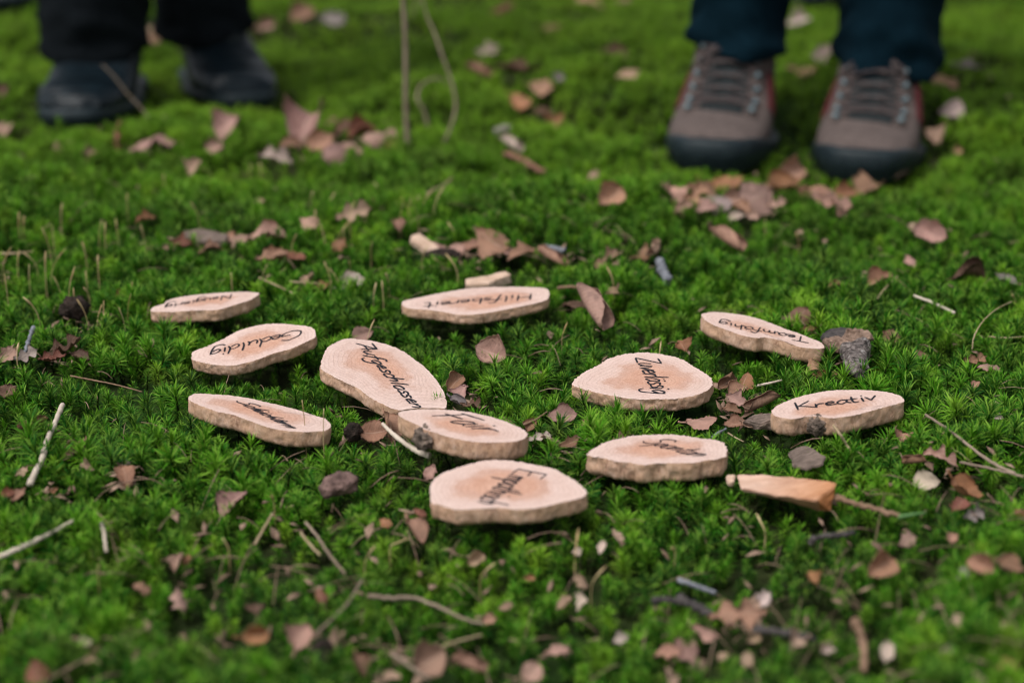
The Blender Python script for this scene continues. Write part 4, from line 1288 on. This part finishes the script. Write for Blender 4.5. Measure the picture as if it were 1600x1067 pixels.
twig('straw', [(650, 312, 2), (672, 302, 4), (692, 290, 5), (706, 279, 6)], 1.6, 1.2, M_STRAW, 'short blurred straw in the moss between the people', 'straw', ST)
twig('twig', [(790, 240, 4), (818, 252, 3), (850, 270, 2)], 3.2, 2.4, M_TWIG_RED, 'reddish flat twig under the pale strip leaf', 'twig', TW)
twig('twig', [(846, 388, 3), (866, 388, 4), (882, 391, 3)], 2.6, 2.2, M_TWIG_GREY, 'short stubby grey twig behind the centre slices', 'twig', TW, knots=.5)
twig('twig', [(1030, 410, 9), (1036, 425, 5), (1044, 441, 2)], 3.6, 2.6, M_TWIG_GREY, 'grey bark strip propped below the beige folded leaf', 'twig', TW, knots=.5)
twig('twig', [(872, 450, 2), (890, 448, 3), (902, 449, 4)], 1.2, 1.0, M_TWIG_BROWN, 'thin brown twig running to the big rolled leaf', 'twig', TW)
twig('straw', [(0, 397, 4), (25, 396, 5), (52, 393, 4)], 1.2, .8, M_STRAW, 'straw entering from the frame edge above the brown humus clod', 'straw', ST)
twig('straw', [(405, 434, 4), (430, 445, 5), (460, 459, 3)], .9, .7, M_STRAW, 'thin straw slanting down behind the slice with raised end', 'straw', ST)
twig('straw', [(453, 440, 5), (480, 442, 4), (508, 444, 3)], 1.0, .8, M_STRAW, 'level straw beside the white-topped leaf', 'straw', ST)
twig('twig', [(52, 512, 8), (45, 532, 5), (39, 552, 3)], 1.5, 1.2, M_TWIG_GREY, 'blue-grey twig carrying the whitish ragged leaf', 'twig', TW)
twig('straw', [(110, 587, 2), (140, 593, 4), (172, 599, 4), (200, 606, 3), (222, 612, 1)], .55, .4, M_TWIG_BROWN, 'hair-thin brown stem in the moss left of the slice group', 'straw', ST)
twig('stick', [(98, 632, 6), (88, 656, 5), (74, 688, 4), (66, 716, 4), (52, 744, 3), (46, 756, 2)], 1.5, 1.9, M_TWIG_WHITE, 'bleached white stick lying at the frame edge', 'stick', TW, knots=.5)
twig('stick', [(-5, 872, 2), (40, 852, 4), (80, 832, 5), (118, 811, 4)], 1.4, .9, M_TWIG_WHITE, 'long pale stick reaching in from the front frame edge', 'stick', TW)
twig('twig', [(158, 818, 5), (163, 832, 5), (164, 846, 3), (166, 862, 1)], 1.0, .8, M_TWIG_WHITE, 'short crooked white twig in the front moss', 'twig', TW)
twig('straw', [(398, 850, 1), (412, 826, 4), (426, 802, 6)], .9, .8, M_STRAW, 'straw leaning between the cone and the front twigs', 'straw', ST)
twig('straw', [(478, 816, 5), (496, 838, 5), (516, 868, 4), (540, 897, 2)], .95, .8, M_STALK, 'flat straw lying below the dry cone', 'straw', ST)
twig('straw', [(470, 832, 3), (484, 850, 4), (500, 866, 3)], .9, .8, M_STRAW, 'thin straw crossing beside the flat straw', 'straw', ST)
twig('straw', [(574, 930, 5), (610, 934, 6), (648, 934, 6), (690, 950, 5), (722, 965, 4), (757, 976, 2)], 1.35, .8, M_STALK, 'long bent pale stem in front of the nearest slice', 'straw', ST)
twig('straw', [(490, 992, 3), (520, 966, 5), (545, 940, 6), (566, 905, 6)], .9, .7, M_STALK, 'blurred straw crossing the end of the long bent stem', 'straw', ST)
twig('straw', [(612, 1020, 2), (640, 1040, 3), (672, 1062, 2)], 1.0, .8, M_STALK, 'blurred straw at the bottom edge under the broad pinkish leaf', 'straw', ST)
twig('straw', [(690, 1010, 3), (720, 1000, 4), (752, 992, 3)], .8, .7, M_STRAW, 'blurred straw behind the long tan leaf', 'straw', ST)
twig('twig', [(1020, 938, 2), (1044, 936, 3), (1072, 940, 2)], 1.8, 1.4, M_TWIG_DARK, 'black twig left of the largest lobed leaf', 'twig', TW)
twig('twig', [(1060, 934, 4), (1085, 946, 5), (1118, 964, 3)], 2.2, 1.8, M_TWIG_DARK, 'dark twig pushed under the largest lobed leaf', 'twig', TW)
twig('straw', [(1060, 906, 2), (1085, 914, 4), (1118, 926, 3)], 1.3, 1.1, M_TWIG_GREY, 'grey stem behind the largest lobed leaf', 'straw', ST)
twig('twig', [(1180, 984, 3), (1215, 986, 4), (1245, 992, 3), (1272, 997, 2)], 1.9, 1.4, M_TWIG_DARK, 'dark twig coming out from the largest lobed leaf', 'twig', TW)
twig('twig', [(1266, 846, 2), (1282, 838, 3), (1308, 836, 3), (1336, 832, 2)], 1.6, 1.1, M_TWIG_DARK, 'black crooked twig in front of the wood wedge', 'twig', TW, knots=.6)
twig('twig', [(1306, 776, 5), (1335, 786, 5), (1365, 794, 5), (1412, 808, 4)], 1.7, 1.2, M_TWIG_BROWN, 'brown and grey twig running out from the wood wedge', 'twig', TW, knots=.4)
twig('green_straw', [(1404, 808, 4), (1424, 804, 5), (1446, 801, 4)], 1.2, .6, M_GREENBLADE, 'single green blade at the end of the wedge twig', 'blade')
twig('straw', [(1446, 648, 7), (1480, 670, 6), (1524, 704, 5), (1556, 726, 4), (1586, 740, 3)], .95, 1.2, M_STALK, 'long brown straw slanting across the right side', 'straw', ST)
twig('straw', [(1500, 722, 4), (1530, 728, 4), (1566, 736, 3), (1600, 745, 2)], .9, .8, M_STALK, 'thin straw crossing the long brown straw', 'straw', ST)
twig('straw', [(1519, 546, 2), (1522, 526, 10), (1536, 502, 16), (1556, 484, 18), (1581, 471, 16)], .55, .45, M_STRAW, 'curved straw arching up at the frame edge', 'straw', ST)
twig('straw', [(1544, 526, 4), (1572, 528, 5), (1602, 526, 4)], .7, .6, M_STRAW, 'level straw at the frame edge below the arching one', 'straw', ST)
twig('straw', [(1428, 462, 5), (1450, 470, 5), (1472, 480, 4), (1492, 489, 2)], .9, 1.1, M_TWIG_WHITE, 'pale straw in the moss above the arching straw', 'straw', ST)
twig('straw', [(1370, 467, 2), (1384, 450, 6), (1402, 432, 8)], .9, .7, M_STRAW, 'straw leaning on the tan leaf behind the bark chunk', 'straw', ST)
twig('twig', [(1181, 603, 2), (1200, 599, 4), (1222, 594, 4)], .8, .7, M_TWIG_WHITE, 'short pale twig between the two right slices and the cupped leaf', 'twig', TW)
twig('twig', [(1113, 684, 2), (1120, 678, 4), (1134, 670, 4)], 1.0, .7, M_TWIG_GREY, 'dark leaf stem reaching to the frayed slice', 'twig', TW)
twig('straw', [(1302, 664, 15), (1312, 678, 11), (1322, 694, 4), (1330, 706, 0)], .9, 1.2, M_STRAW, 'pale green-based stem leaning on the slice with the upright word', 'straw', ST)
twig('straw', [(1137, 676, 4), (1150, 684, 3), (1162, 690, 2)], .5, .4, M_STRAW, 'hair-thin straw behind the frayed slice', 'straw', ST)
twig('twig', [(818, 664, 3), (838, 655, 4), (855, 643, 5)], .7, .55, M_TWIG_BROWN, 'thin brown leaf stem before the clean-edged tan leaf', 'twig', TW)
twig('straw', [(598, 662, 9), (612, 676, 8), (632, 692, 5), (655, 706, 3), (672, 712, 2)], 1.0, 1.9, M_TWIG_WHITE, 'white wood strip lying along the thick knotted slice', 'strip', TW)
twig('twig', [(1335, 970, 6), (1346, 992, 6), (1350, 1020, 4), (1350, 1050, 1)], 2.0, 1.5, M_TWIG_BROWN, 'blurred brown stem curving in the front moss', 'twig', TW)
twig('twig', [(1195, 772, 2), (1212, 775, 1)], .5, .4, M_STRAW, 'tiny straw sticking out below the wood wedge', 'straw', ST)

# ------------------------------------------------------------------ bark, cone, clods, chips
def lump(name, blobs, mat, label, cat, noise_amp=.28, freq=2.4, seed=0, remesh=.0009, up=0.0):
    """blobs: (px, py, half width px, half depth in widths, height mm, turn)"""
    g = Geo(); base = G(blobs[0][0], blobs[0][1])
    for bi, (a, c, hw, dep, hmm, rot) in enumerate(blobs):
        b0 = G(a, c); s = pxm(b0); rx = hw / s; ry = rx * dep; rz = hmm * .0005
        bm = bmesh.new(); bmesh.ops.create_icosphere(bm, subdivisions=4, radius=1)
        ca, sa = math.cos(R(rot)), math.sin(R(rot))
        V = []
        for v in bm.verts:
            w = mnoise.noise(v.co * freq * .5 + Vector((seed + bi * 9, 3, 1))) * noise_amp + mnoise.noise(v.co * freq * 2 + Vector((seed, bi, 7))) * noise_amp * .55 + mnoise.noise(v.co * freq * 5) * noise_amp * .42 + mnoise.noise(v.co * freq * 10) * noise_amp * .3
            q = v.co * (1 + w)
            X, Y = q.x * rx, q.y * ry
            V.append((b0[0] + ca * X - sa * Y - base[0], b0[1] + sa * X + ca * Y - base[1], b0[2] + up + rz * .75 + q.z * rz - base[2]))
        g.add(V, [tuple(v.index for v in f.verts) for f in bm.faces]); bm.free()
        THIN.append((b0[0], b0[1], max(rx, ry) * .8, .95))
    o = g.build(name, mat)
    o.location = tuple(map(float, base))
    if len(blobs) > 1:
        md = o.modifiers.new('remesh', 'REMESH'); md.mode = 'VOXEL'; md.voxel_size = remesh; md.use_smooth_shade = True
    tag(o, label, cat)
    return o

root = empty('bark_chunk', G(1335, 585)); tag(root, 'silvery grey bark chunk with crumbly brown end beside the narrow tilted slice', 'bark')
def sub(o):
    del o['category'], o['label']
    o.parent = root; o.matrix_parent_inverse = Matrix.Translation(-root.location)
sub(lump('bark_body', [(1336, 586, 20, 2.7, 12, -5), (1330, 571, 17, 1.6, 13, 20), (1343, 566, 16, 1.6, 14, -12)], M_LICHEN, 'a', 'b', .24, 2.0, 4, up=.0035))
sub(lump('crumbly_end', [(1338, 553, 21, .8, 15, 8), (1318, 560, 20, .6, 11, -28), (1302, 556, 18, .6, 10, -12)], M_CRUST, 'a', 'b', .5, 3.4, 8, up=.004))
sub(lump('bark_shadow_lump', [(1314, 546, 32, .8, 13, 0)], M_TWIG_DARK, 'a', 'b', .25, 2.2, 5, up=.002))  # dark lump standing in for the shadow along the top of the chunk
lump('dry_cone', [(532, 768, 27, .75, 12, 8), (514, 774, 15, .8, 8, 0), (540, 766, 16, .8, 12, -30)], M_CONE, 'dried brownish cone lying between the front left leaves', 'cone', .32, 3.6, 11)
lump('humus_clod', [(118, 494, 21, .8, 16, 0)], M_CLOD, 'dark crumbly humus clod in the moss left of the back row', 'clod', .35, 3.2, 12)
lump('humus_clod', [(552, 686, 14, .9, 11, 0)], M_CLOD, 'dark humus clod in the moss left of the thick knotted slice', 'clod', .3, 3.0, 13)
lump('humus_clod', [(690, 404, 28, .7, 8, 0)], M_CLOD, 'black humus clod below the pale bark piece', 'clod', .3, 3.0, 14)
lump('humus_clod', [(506, 1034, 18, .9, 12, 0)], M_CLOD, 'blurred dark clod at the bottom edge', 'clod', .3, 3.0, 15)

# pale wood chip behind the slice with the word Hilfsbereit
def slab(name, pix, z_top, z_bot, mat, label, cat, end_faces=(), mat2=None, jag=.0, bpix=None, cuts=3):
    top = [G(a, c, zt * .001) for (a, c), zt in zip(pix, z_top)]
    bot = [np.array([t[0], t[1] + .001, zb * .001 + float(H(t[0], t[1]))]) for t, zb in zip(top, z_bot)]
    if bpix: bot = [G(a, c, zb * .001) for (a, c), zb in zip(bpix, z_bot)]
    base = np.mean(bot, 0)
    n = len(top)
    bm = bmesh.new()
    tv = [bm.verts.new(tuple(t - base)) for t in top]; bv = [bm.verts.new(tuple(t - base)) for t in bot]
    def flip(f):
        return f
    bm.faces.new(tv); bm.faces.new(bv[::-1])
    for i in range(n):
        j = (i + 1) % n
        f = bm.faces.new([tv[j], tv[i], bv[i], bv[j]])
        if i in end_faces: f.material_index = 1
    bmesh.ops.recalc_face_normals(bm, faces=bm.faces)
    bmesh.ops.bevel(bm, geom=list(bm.edges), offset=.0007, segments=2, affect='EDGES')
    bmesh.ops.triangulate(bm, faces=bm.faces)
    bmesh.ops.subdivide_edges(bm, edges=list(bm.edges), cuts=cuts, use_grid_fill=True)
    for v in bm.verts:
        v.co += Vector((mnoise.noise(v.co * 260), mnoise.noise(v.co * 260 + Vector((5, 0, 0))), mnoise.noise(v.co * 300 + Vector((0, 9, 0))))) * (.0004 + jag)
    me = bpy.data.meshes.new(name); bm.to_mesh(me); bm.free()
    me.materials.append(mat)
    if mat2: me.materials.append(mat2)
    o = bpy.data.objects.new(name, me); COL.objects.link(o); o.location = tuple(map(float, base))
    if label: tag(o, label, cat)
    FOOT.append((np.array([p_[:2] for p_ in top]), .006, .75))
    return o

slab('wood_chip', [(727, 436), (760, 430), (790, 423), (799, 428), (775, 438), (764, 443), (745, 444), (729, 445)], [7, 8, 9, 9, 8, 8, 7, 6], [1] * 8, M_CHIP,
     'pale splintered wood chip behind the long flat slice', 'wood chip', jag=.0004)
slab('bark_flake', [(1160, 656), (1180, 648), (1207, 643), (1210, 656), (1182, 664)], [5, 6, 8, 7, 4], [0] * 5, M_GREYBARK, 'speckled grey bark flake under the long rolled tan leaf', 'bark', jag=.0007)
slab('bark_flake', [(1231, 706), (1244, 698), (1262, 695), (1291, 713), (1285, 727), (1258, 733), (1240, 728)], [4, 7, 8, 6, 4, 3, 3], [2.4, 5.2, 6.2, 4.4, 2.4, 1.4, 1.4], M_GREYBARK, 'flat grey bark flake behind the wood wedge', 'bark', jag=.0006)
slab('bark_flake', [(287, 360), (318, 356), (357, 366), (352, 377), (316, 379), (292, 370)], [5, 7, 6, 4, 3, 4], [-1] * 6, M_GREYBARK, 'dark grey bark flake lying behind the back row of slices', 'bark', jag=.0008)
slab('bark_flake', [(640, 367), (655, 363), (687, 385), (682, 395), (664, 389)], [9, 9, 6, 5, 6], [1] * 5, M_CHIP, 'pale bark piece in the moss above the pale wood chip', 'bark', jag=.0006)
wroot = empty('wood_wedge', G(1230, 775)); tag(wroot, 'orange split wood wedge lying in front of the frayed slice', 'wedge')
for nm, args in (('wedge_body', ([(1151, 741), (1190, 742), (1240, 745), (1309, 753), (1277, 783), (1215, 774), (1158, 764)], [7, 8, 10, 12, 11, 9, 7], [4, 4, 2, 1, 0, 2, 4], M_WEDGE, None, None, (3,), M_WEDGE_END, .0005, [(1152, 746), (1190, 746), (1240, 752), (1299, 799), (1279, 797), (1222, 781), (1160, 768)])),
                 ('splinter', ([(1134, 741), (1150, 740), (1147, 752), (1138, 754)], [5, 6, 6, 5], [2, 2, 2, 2], M_CHIP, None, None))):
    o = slab(nm, *args)
    o.parent = wroot; o.matrix_parent_inverse = Matrix.Translation(-wroot.location)

# places where the moss is thin and brown litter shows
BARE = []
for a, c, rx, ry in ((330, 374, 100, 13), (440, 405, 70, 11), (860, 398, 120, 13), (720, 400, 60, 12), (545, 212, 60, 18), (440, 240, 60, 14), (845, 158, 45, 12), (1180, 322, 115, 14), (100, 556, 60, 12),
                     (1190, 652, 60, 12), (590, 682, 46, 14), (1480, 740, 70, 26), (1150, 970, 80, 36), (660, 1040, 120, 26), (490, 1005, 60, 26), (724, 618, 34, 22), (1142, 622, 32, 18),
                     (810, 100, 60, 10), (120, 500, 46, 14), (200, 745, 30, 26), (1262, 500, 40, 14), (1010, 395, 60, 12), (230, 232, 60, 12), (900, 20, 90, 12), (1310, 560, 60, 12), (500, 60, 60, 14), (700, 60, 60, 12), (960, 100, 60, 12), (1520, 90, 60, 14), (80, 770, 50, 16), (880, 690, 50, 12)):
    g0 = G(a, c); BARE.append((g0[0], g0[1], rx / pxm(g0), (G(a, c - ry)[1] - G(a, c + ry)[1]) / 2, a, c, rx, ry))

# ------------------------------------------------------------------ moss carpet (uncountable): shoots set on points
def moss_shoot(seed, height=.022, spread=1.0, n=46):
    rg = np.random.default_rng(seed)
    V, Fc, A, B = [], [], [], []
    bend = rg.normal(0, .0016, 2)
    def axis(t): return np.array([bend[0] * t * t, bend[1] * t * t, height * t])
    SV, SF = tube_geo([axis(t) for t in (0, .35, .7, .97)], [.0007, .0007, .0006, .0004], 4)
    V += [tuple(p_) for p_ in SV]; Fc += SF; A += [1.0] * len(SV); B += [0.0] * len(SV)
    for i in range(n):
        t = .22 + .78 * (i / (n - 1)) ** .75
        az = i * 2.39996 + rg.normal(0, .25)
        el = R(np.interp(t, [.2, .6, .85, 1], [18, 30, 46, 76]) + rg.normal(0, 9))
        ln = np.interp(t, [.2, .6, .88, 1], [.0055, .0078, .0088, .0055]) * rg.uniform(.8, 1.15) * spread
        wd = .00036 * rg.uniform(.85, 1.2)
        d = np.array([math.cos(az), math.sin(az), 0]); side = np.array([-d[1], d[0], 0])
        b0 = axis(t)
        droop = R(rg.uniform(12, 34) * (1.2 - .6 * t))
        p1 = b0 + (d * math.cos(el) + np.array([0, 0, math.sin(el)])) * ln * .38
        e2 = el - droop
        p2 = p1 + (d * math.cos(e2) + np.array([0, 0, math.sin(e2)])) * ln * .34
        e3 = e2 - droop * .8
        p3 = p2 + (d * math.cos(e3) + np.array([0, 0, math.sin(e3)])) * ln * .28
        k = len(V)
        for p_, w in ((b0, wd * .8), (p1, wd), (p2, wd * .72)):
            V.append(tuple(p_ + side * w)); V.append(tuple(p_ - side * w))
        V.append(tuple(p3))
        Fc += [(k, k + 1, k + 3, k + 2), (k + 2, k + 3, k + 5, k + 4), (k + 4, k + 5, k + 6)]
        B += [float(rg.random())] * 7
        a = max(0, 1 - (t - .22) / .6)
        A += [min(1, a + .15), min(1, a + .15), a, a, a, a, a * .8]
    return V, Fc, A, B

variants = bpy.data.collections.new('moss_shoots')
for i in range(7):
    V, Fc, A, B = moss_shoot(300 + i, height=(.022, .024, .020, .023, .021, .025, .022)[i], spread=(1.15, 1.25, 1.0, 1.2, 1.0, 1.3, .8)[i], n=(74, 80, 64, 76, 60, 84, 66)[i])
    me = bpy.data.meshes.new('moss_shoot'); me.from_pydata(V, [], Fc)
    me.attributes.new('age_shade', 'FLOAT', 'POINT').data.foreach_set('value', A)
    me.attributes.new('leafvar', 'FLOAT', 'POINT').data.foreach_set('value', B)
    me.materials.append(M_MOSS)
    variants.objects.link(bpy.data.objects.new('moss_shoot', me))


def in_poly(x, y, poly):
    inside = np.zeros(len(x), bool)
    j = len(poly) - 1
    for i in range(len(poly)):
        xi, yi = poly[i]; xj, yj = poly[j]
        c = ((yi > y) != (yj > y)) & (x < (xj - xi) * (y - yi) / (yj - yi + 1e-12) + xi)
        inside ^= c; j = i
    return inside

sp_ = .0078
gx, gy = np.meshgrid(np.arange(-1.75, 1.75, sp_), np.arange(.36, 3.5, sp_))
mx_, my_ = gx.ravel(), gy.ravel()
mx_ = mx_ + RNG.uniform(-.5, .5, mx_.size) * sp_ * 1.1; my_ = my_ + RNG.uniform(-.5, .5, my_.size) * sp_ * 1.1
half = .36 * my_ + .17
keep = (np.abs(mx_) < half) & (RNG.random(mx_.size) < np.minimum(1, (1.5 / my_) ** 1.2))
clump = vnoise(mx_ * 26, my_ * 26, 41) * .6 + vnoise(mx_ * 9, my_ * 9, 42) * .5
keep &= RNG.random(mx_.size) < np.clip(.35 + 1.3 * clump, .3, 1)
mx_, my_, clump = mx_[keep], my_[keep], clump[keep]
scl = (.50 + .72 * clump) * RNG.uniform(.70, 1.25, mx_.size) * np.where(my_ > 1.1, .92, np.where(my_ < .78, .84, 1))
gone = np.zeros(mx_.size, bool)
low = np.zeros(mx_.size, bool)
for poly, marg, fac in FOOT:
    c0 = poly.mean(0); r0 = np.max(np.linalg.norm(poly - c0, axis=1)) + .04
    cand = np.where((np.abs(mx_ - c0[0]) < r0) & (np.abs(my_ - c0[1]) < r0))[0]
    shr = c0 + (poly - c0) * (1 - .0030 / max(r0 - .04, .01))
    ins = in_poly(mx_[cand], my_[cand], shr)
    low[cand[ins]] = True
    grow = c0 + (poly - c0) * (1 + marg / max(np.min(np.linalg.norm(poly - c0, axis=1)), .008))
    near = in_poly(mx_[cand], my_[cand], grow) & ~ins
    scl[cand[near]] *= fac * RNG.uniform(.75, 1.35, int(near.sum()))
for x, y, r, st in THIN:
    d = np.hypot(mx_ - x, my_ - y) < r
    low |= d & (RNG.random(mx_.size) < st)
scl[low] *= .42
for x, y, rx, ry, *_ in BARE:
    q = ((mx_ - x) / rx) ** 2 + ((my_ - y) / ry) ** 2 + (vnoise(mx_ * 60, my_ * 60, 77) - .5) * 1.2
    scl *= np.where(q < 1, .50 + .25 * RNG.random(mx_.size), 1)
    gone |= (q < .9) & (RNG.random(mx_.size) < .45)
mx_, my_, scl = mx_[~gone], my_[~gone], scl[~gone]
P = np.stack([mx_, my_, H(mx_, my_) - .0195 - .0006 * RNG.random(mx_.size)], 1)
tilt = RNG.normal(0, R(11), (mx_.size, 2))
tilt[:, 0] += R(16) * (vnoise(mx_ * 30, my_ * 30, 51) - .5) * 2; tilt[:, 1] += R(16) * (vnoise(mx_ * 30, my_ * 30, 52) - .5) * 2
rot = np.concatenate([tilt, RNG.uniform(0, 2 * math.pi, (mx_.size, 1))], 1)
me = bpy.data.meshes.new('moss_carpet')
me.vertices.add(len(P)); me.vertices.foreach_set('co', P.astype(np.float32).ravel())
me.attributes.new('rot', 'FLOAT_VECTOR', 'POINT').data.foreach_set('vector', rot.astype(np.float32).ravel())
me.attributes.new('scl', 'FLOAT', 'POINT').data.foreach_set('value', scl.astype(np.float32))
me.attributes.new('kind', 'INT', 'POINT').data.foreach_set('value', RNG.integers(0, 7, len(P)).astype(np.int32))
me.materials.append(M_MOSS)
moss = bpy.data.objects.new('moss_carpet', me); COL.objects.link(moss)
tag(moss, 'deep green star moss carpet covering the forest floor', 'moss', kind='stuff')
print('moss shoots', len(P))
ng = bpy.data.node_groups.new('moss_shoots_on_points', 'GeometryNodeTree')
ng.interface.new_socket('Geometry', in_out='INPUT', socket_type='NodeSocketGeometry')
ng.interface.new_socket('Geometry', in_out='OUTPUT', socket_type='NodeSocketGeometry')
gi = ng.nodes.new('NodeGroupInput'); go = ng.nodes.new('NodeGroupOutput')
ci = ng.nodes.new('GeometryNodeCollectionInfo'); ci.inputs['Collection'].default_value = variants
ci.inputs['Separate Children'].default_value = True; ci.inputs['Reset Children'].default_value = True
ip = ng.nodes.new('GeometryNodeInstanceOnPoints'); ip.inputs['Pick Instance'].default_value = True
def named(nm, ty):
    x = ng.nodes.new('GeometryNodeInputNamedAttribute'); x.data_type = ty; x.inputs['Name'].default_value = nm
    return [s_ for s_ in x.outputs if s_.enabled and s_.name == 'Attribute'][0]
er = ng.nodes.new('FunctionNodeEulerToRotation')
ng.links.new(named('rot', 'FLOAT_VECTOR'), er.inputs[0])
ng.links.new(gi.outputs[0], ip.inputs['Points']); ng.links.new(ci.outputs[0], ip.inputs['Instance'])
ng.links.new(named('kind', 'INT'), ip.inputs['Instance Index'])
ng.links.new(er.outputs[0], ip.inputs['Rotation']); ng.links.new(named('scl', 'FLOAT'), ip.inputs['Scale'])
ng.links.new(ip.outputs[0], go.inputs[0])
moss.modifiers.new('shoots', 'NODES').node_group = ng

# moss stalks with capsules (uncountable)
g = Geo()
def seta(base, h, lean, r=.00045, cap=True):
    top = base + np.array([lean[0], lean[1], h])
    mid = base + np.array([lean[0] * .35, lean[1] * .35, h * .6])
    pts = catmull([base - np.array([0, 0, .012]), base + np.array([0, 0, .002]), mid, top], 8)
    rad = np.full(8, r)
    if cap:
        rad[-3:] = (r * 1.5, r * 2.3, r * .8)
    g.add(*tube_geo(pts, rad, 5))
for (cx, cy, sx, sy, cnt, hh) in ((85, 450, 70, 50, 26, .022), (560, 430, 80, 60, 16, .016), (300, 380, 220, 80, 20, .016), (700, 400, 220, 70, 12, .014), (470, 330, 200, 60, 14, .018),
                                  (420, 760, 300, 90, 7, .012), (1010, 800, 120, 70, 5, .012), (1200, 470, 250, 60, 6, .012), (800, 620, 600, 80, 8, .012), (700, 900, 500, 90, 7, .011)):
    for _ in range(cnt):
        a, c = cx + RNG.normal(0, sx), cy + RNG.normal(0, sy)
        b0 = G(a, c)
        if any(in_poly(b0[:1], b0[1:2], pl)[0] for pl, _m, _f in FOOT): continue
        if any(np.min(np.hypot(pl[:, 0] - b0[0], pl[:, 1] - b0[1])) < .018 for pl, _m, _f in FOOT): continue
        seta(b0, hh * RNG.uniform(.6, 1.3), RNG.normal(0, .005, 2), RNG.uniform(.0002, .0004), RNG.random() < .7)
for a, c, h, lx in ((478, 694, .027, -.001), (506, 705, .026, .001), (1195, 360, .012, 0)):
    b0 = G(a, c); seta(b0, h, (lx, 0), .00026, False)
o = g.build('moss_stalks', M_SETA); tag(o, 'thin straw coloured moss stalks standing in the carpet', 'moss stalks', kind='stuff')

# crumbs of leaves and needles between the shoots (uncountable)
g = Geo()
spots_ = [(RNG.uniform(-60, 1660), 1085 - 1085 * RNG.random()) for _ in range(520)]
for _x, _y, _rx, _ry, a, c, rx, ry in BARE:
    spots_ += [(a + RNG.normal(0, rx * .5), c + RNG.normal(0, ry * .5)) for _ in range(16)]
for a, c in spots_:
    b0 = G(a, c)
    if any(in_poly(b0[:1], b0[1:2], pl)[0] for pl, _m, _f in FOOT): continue
    L_ = RNG.uniform(.002, .0055); az = RNG.uniform(0, 6.28); el = RNG.normal(0, .5)
    d = np.array([math.cos(az) * math.cos(el), math.sin(az) * math.cos(el), math.sin(el)]); s_ = np.cross(d, [0, 0, 1.0]); s_ /= np.linalg.norm(s_); nn = np.cross(s_, d)
    w = L_ * RNG.uniform(.2, .6)
    c0 = b0 + np.array([0, 0, RNG.uniform(-.004, .002)])
    V = [c0 - d * L_, c0 + s_ * w + nn * w * .3, c0 + d * L_, c0 - s_ * w * .8 + nn * w * .4]
    V = V + [p_ - nn * .0004 for p_ in V]
    g.add(V, [(0, 1, 2, 3), (7, 6, 5, 4), (0, 4, 5, 1), (1, 5, 6, 2), (2, 6, 7, 3), (3, 7, 4, 0)])
for _ in range(520):
    a, c = RNG.uniform(-60, 1660), RNG.uniform(250, 1080)
    b0 = G(a, c)
    if any(in_poly(b0[:1], b0[1:2], pl)[0] for pl, _m, _f in FOOT): continue
    az = RNG.uniform(0, 6.28); L_ = RNG.uniform(.005, .014)
    d = np.array([math.cos(az), math.sin(az), RNG.normal(0, .3)]) * L_
    g.add(*tube_geo(catmull([b0 - d, b0 + np.array([0, 0, .002]), b0 + d], 4), RNG.uniform(.00014, .0003), 4))
o = g.build('leaf_crumbs', M_CRUMB); tag(o, 'brown crumbs of leaves and needles between the moss shoots', 'litter', kind='stuff')
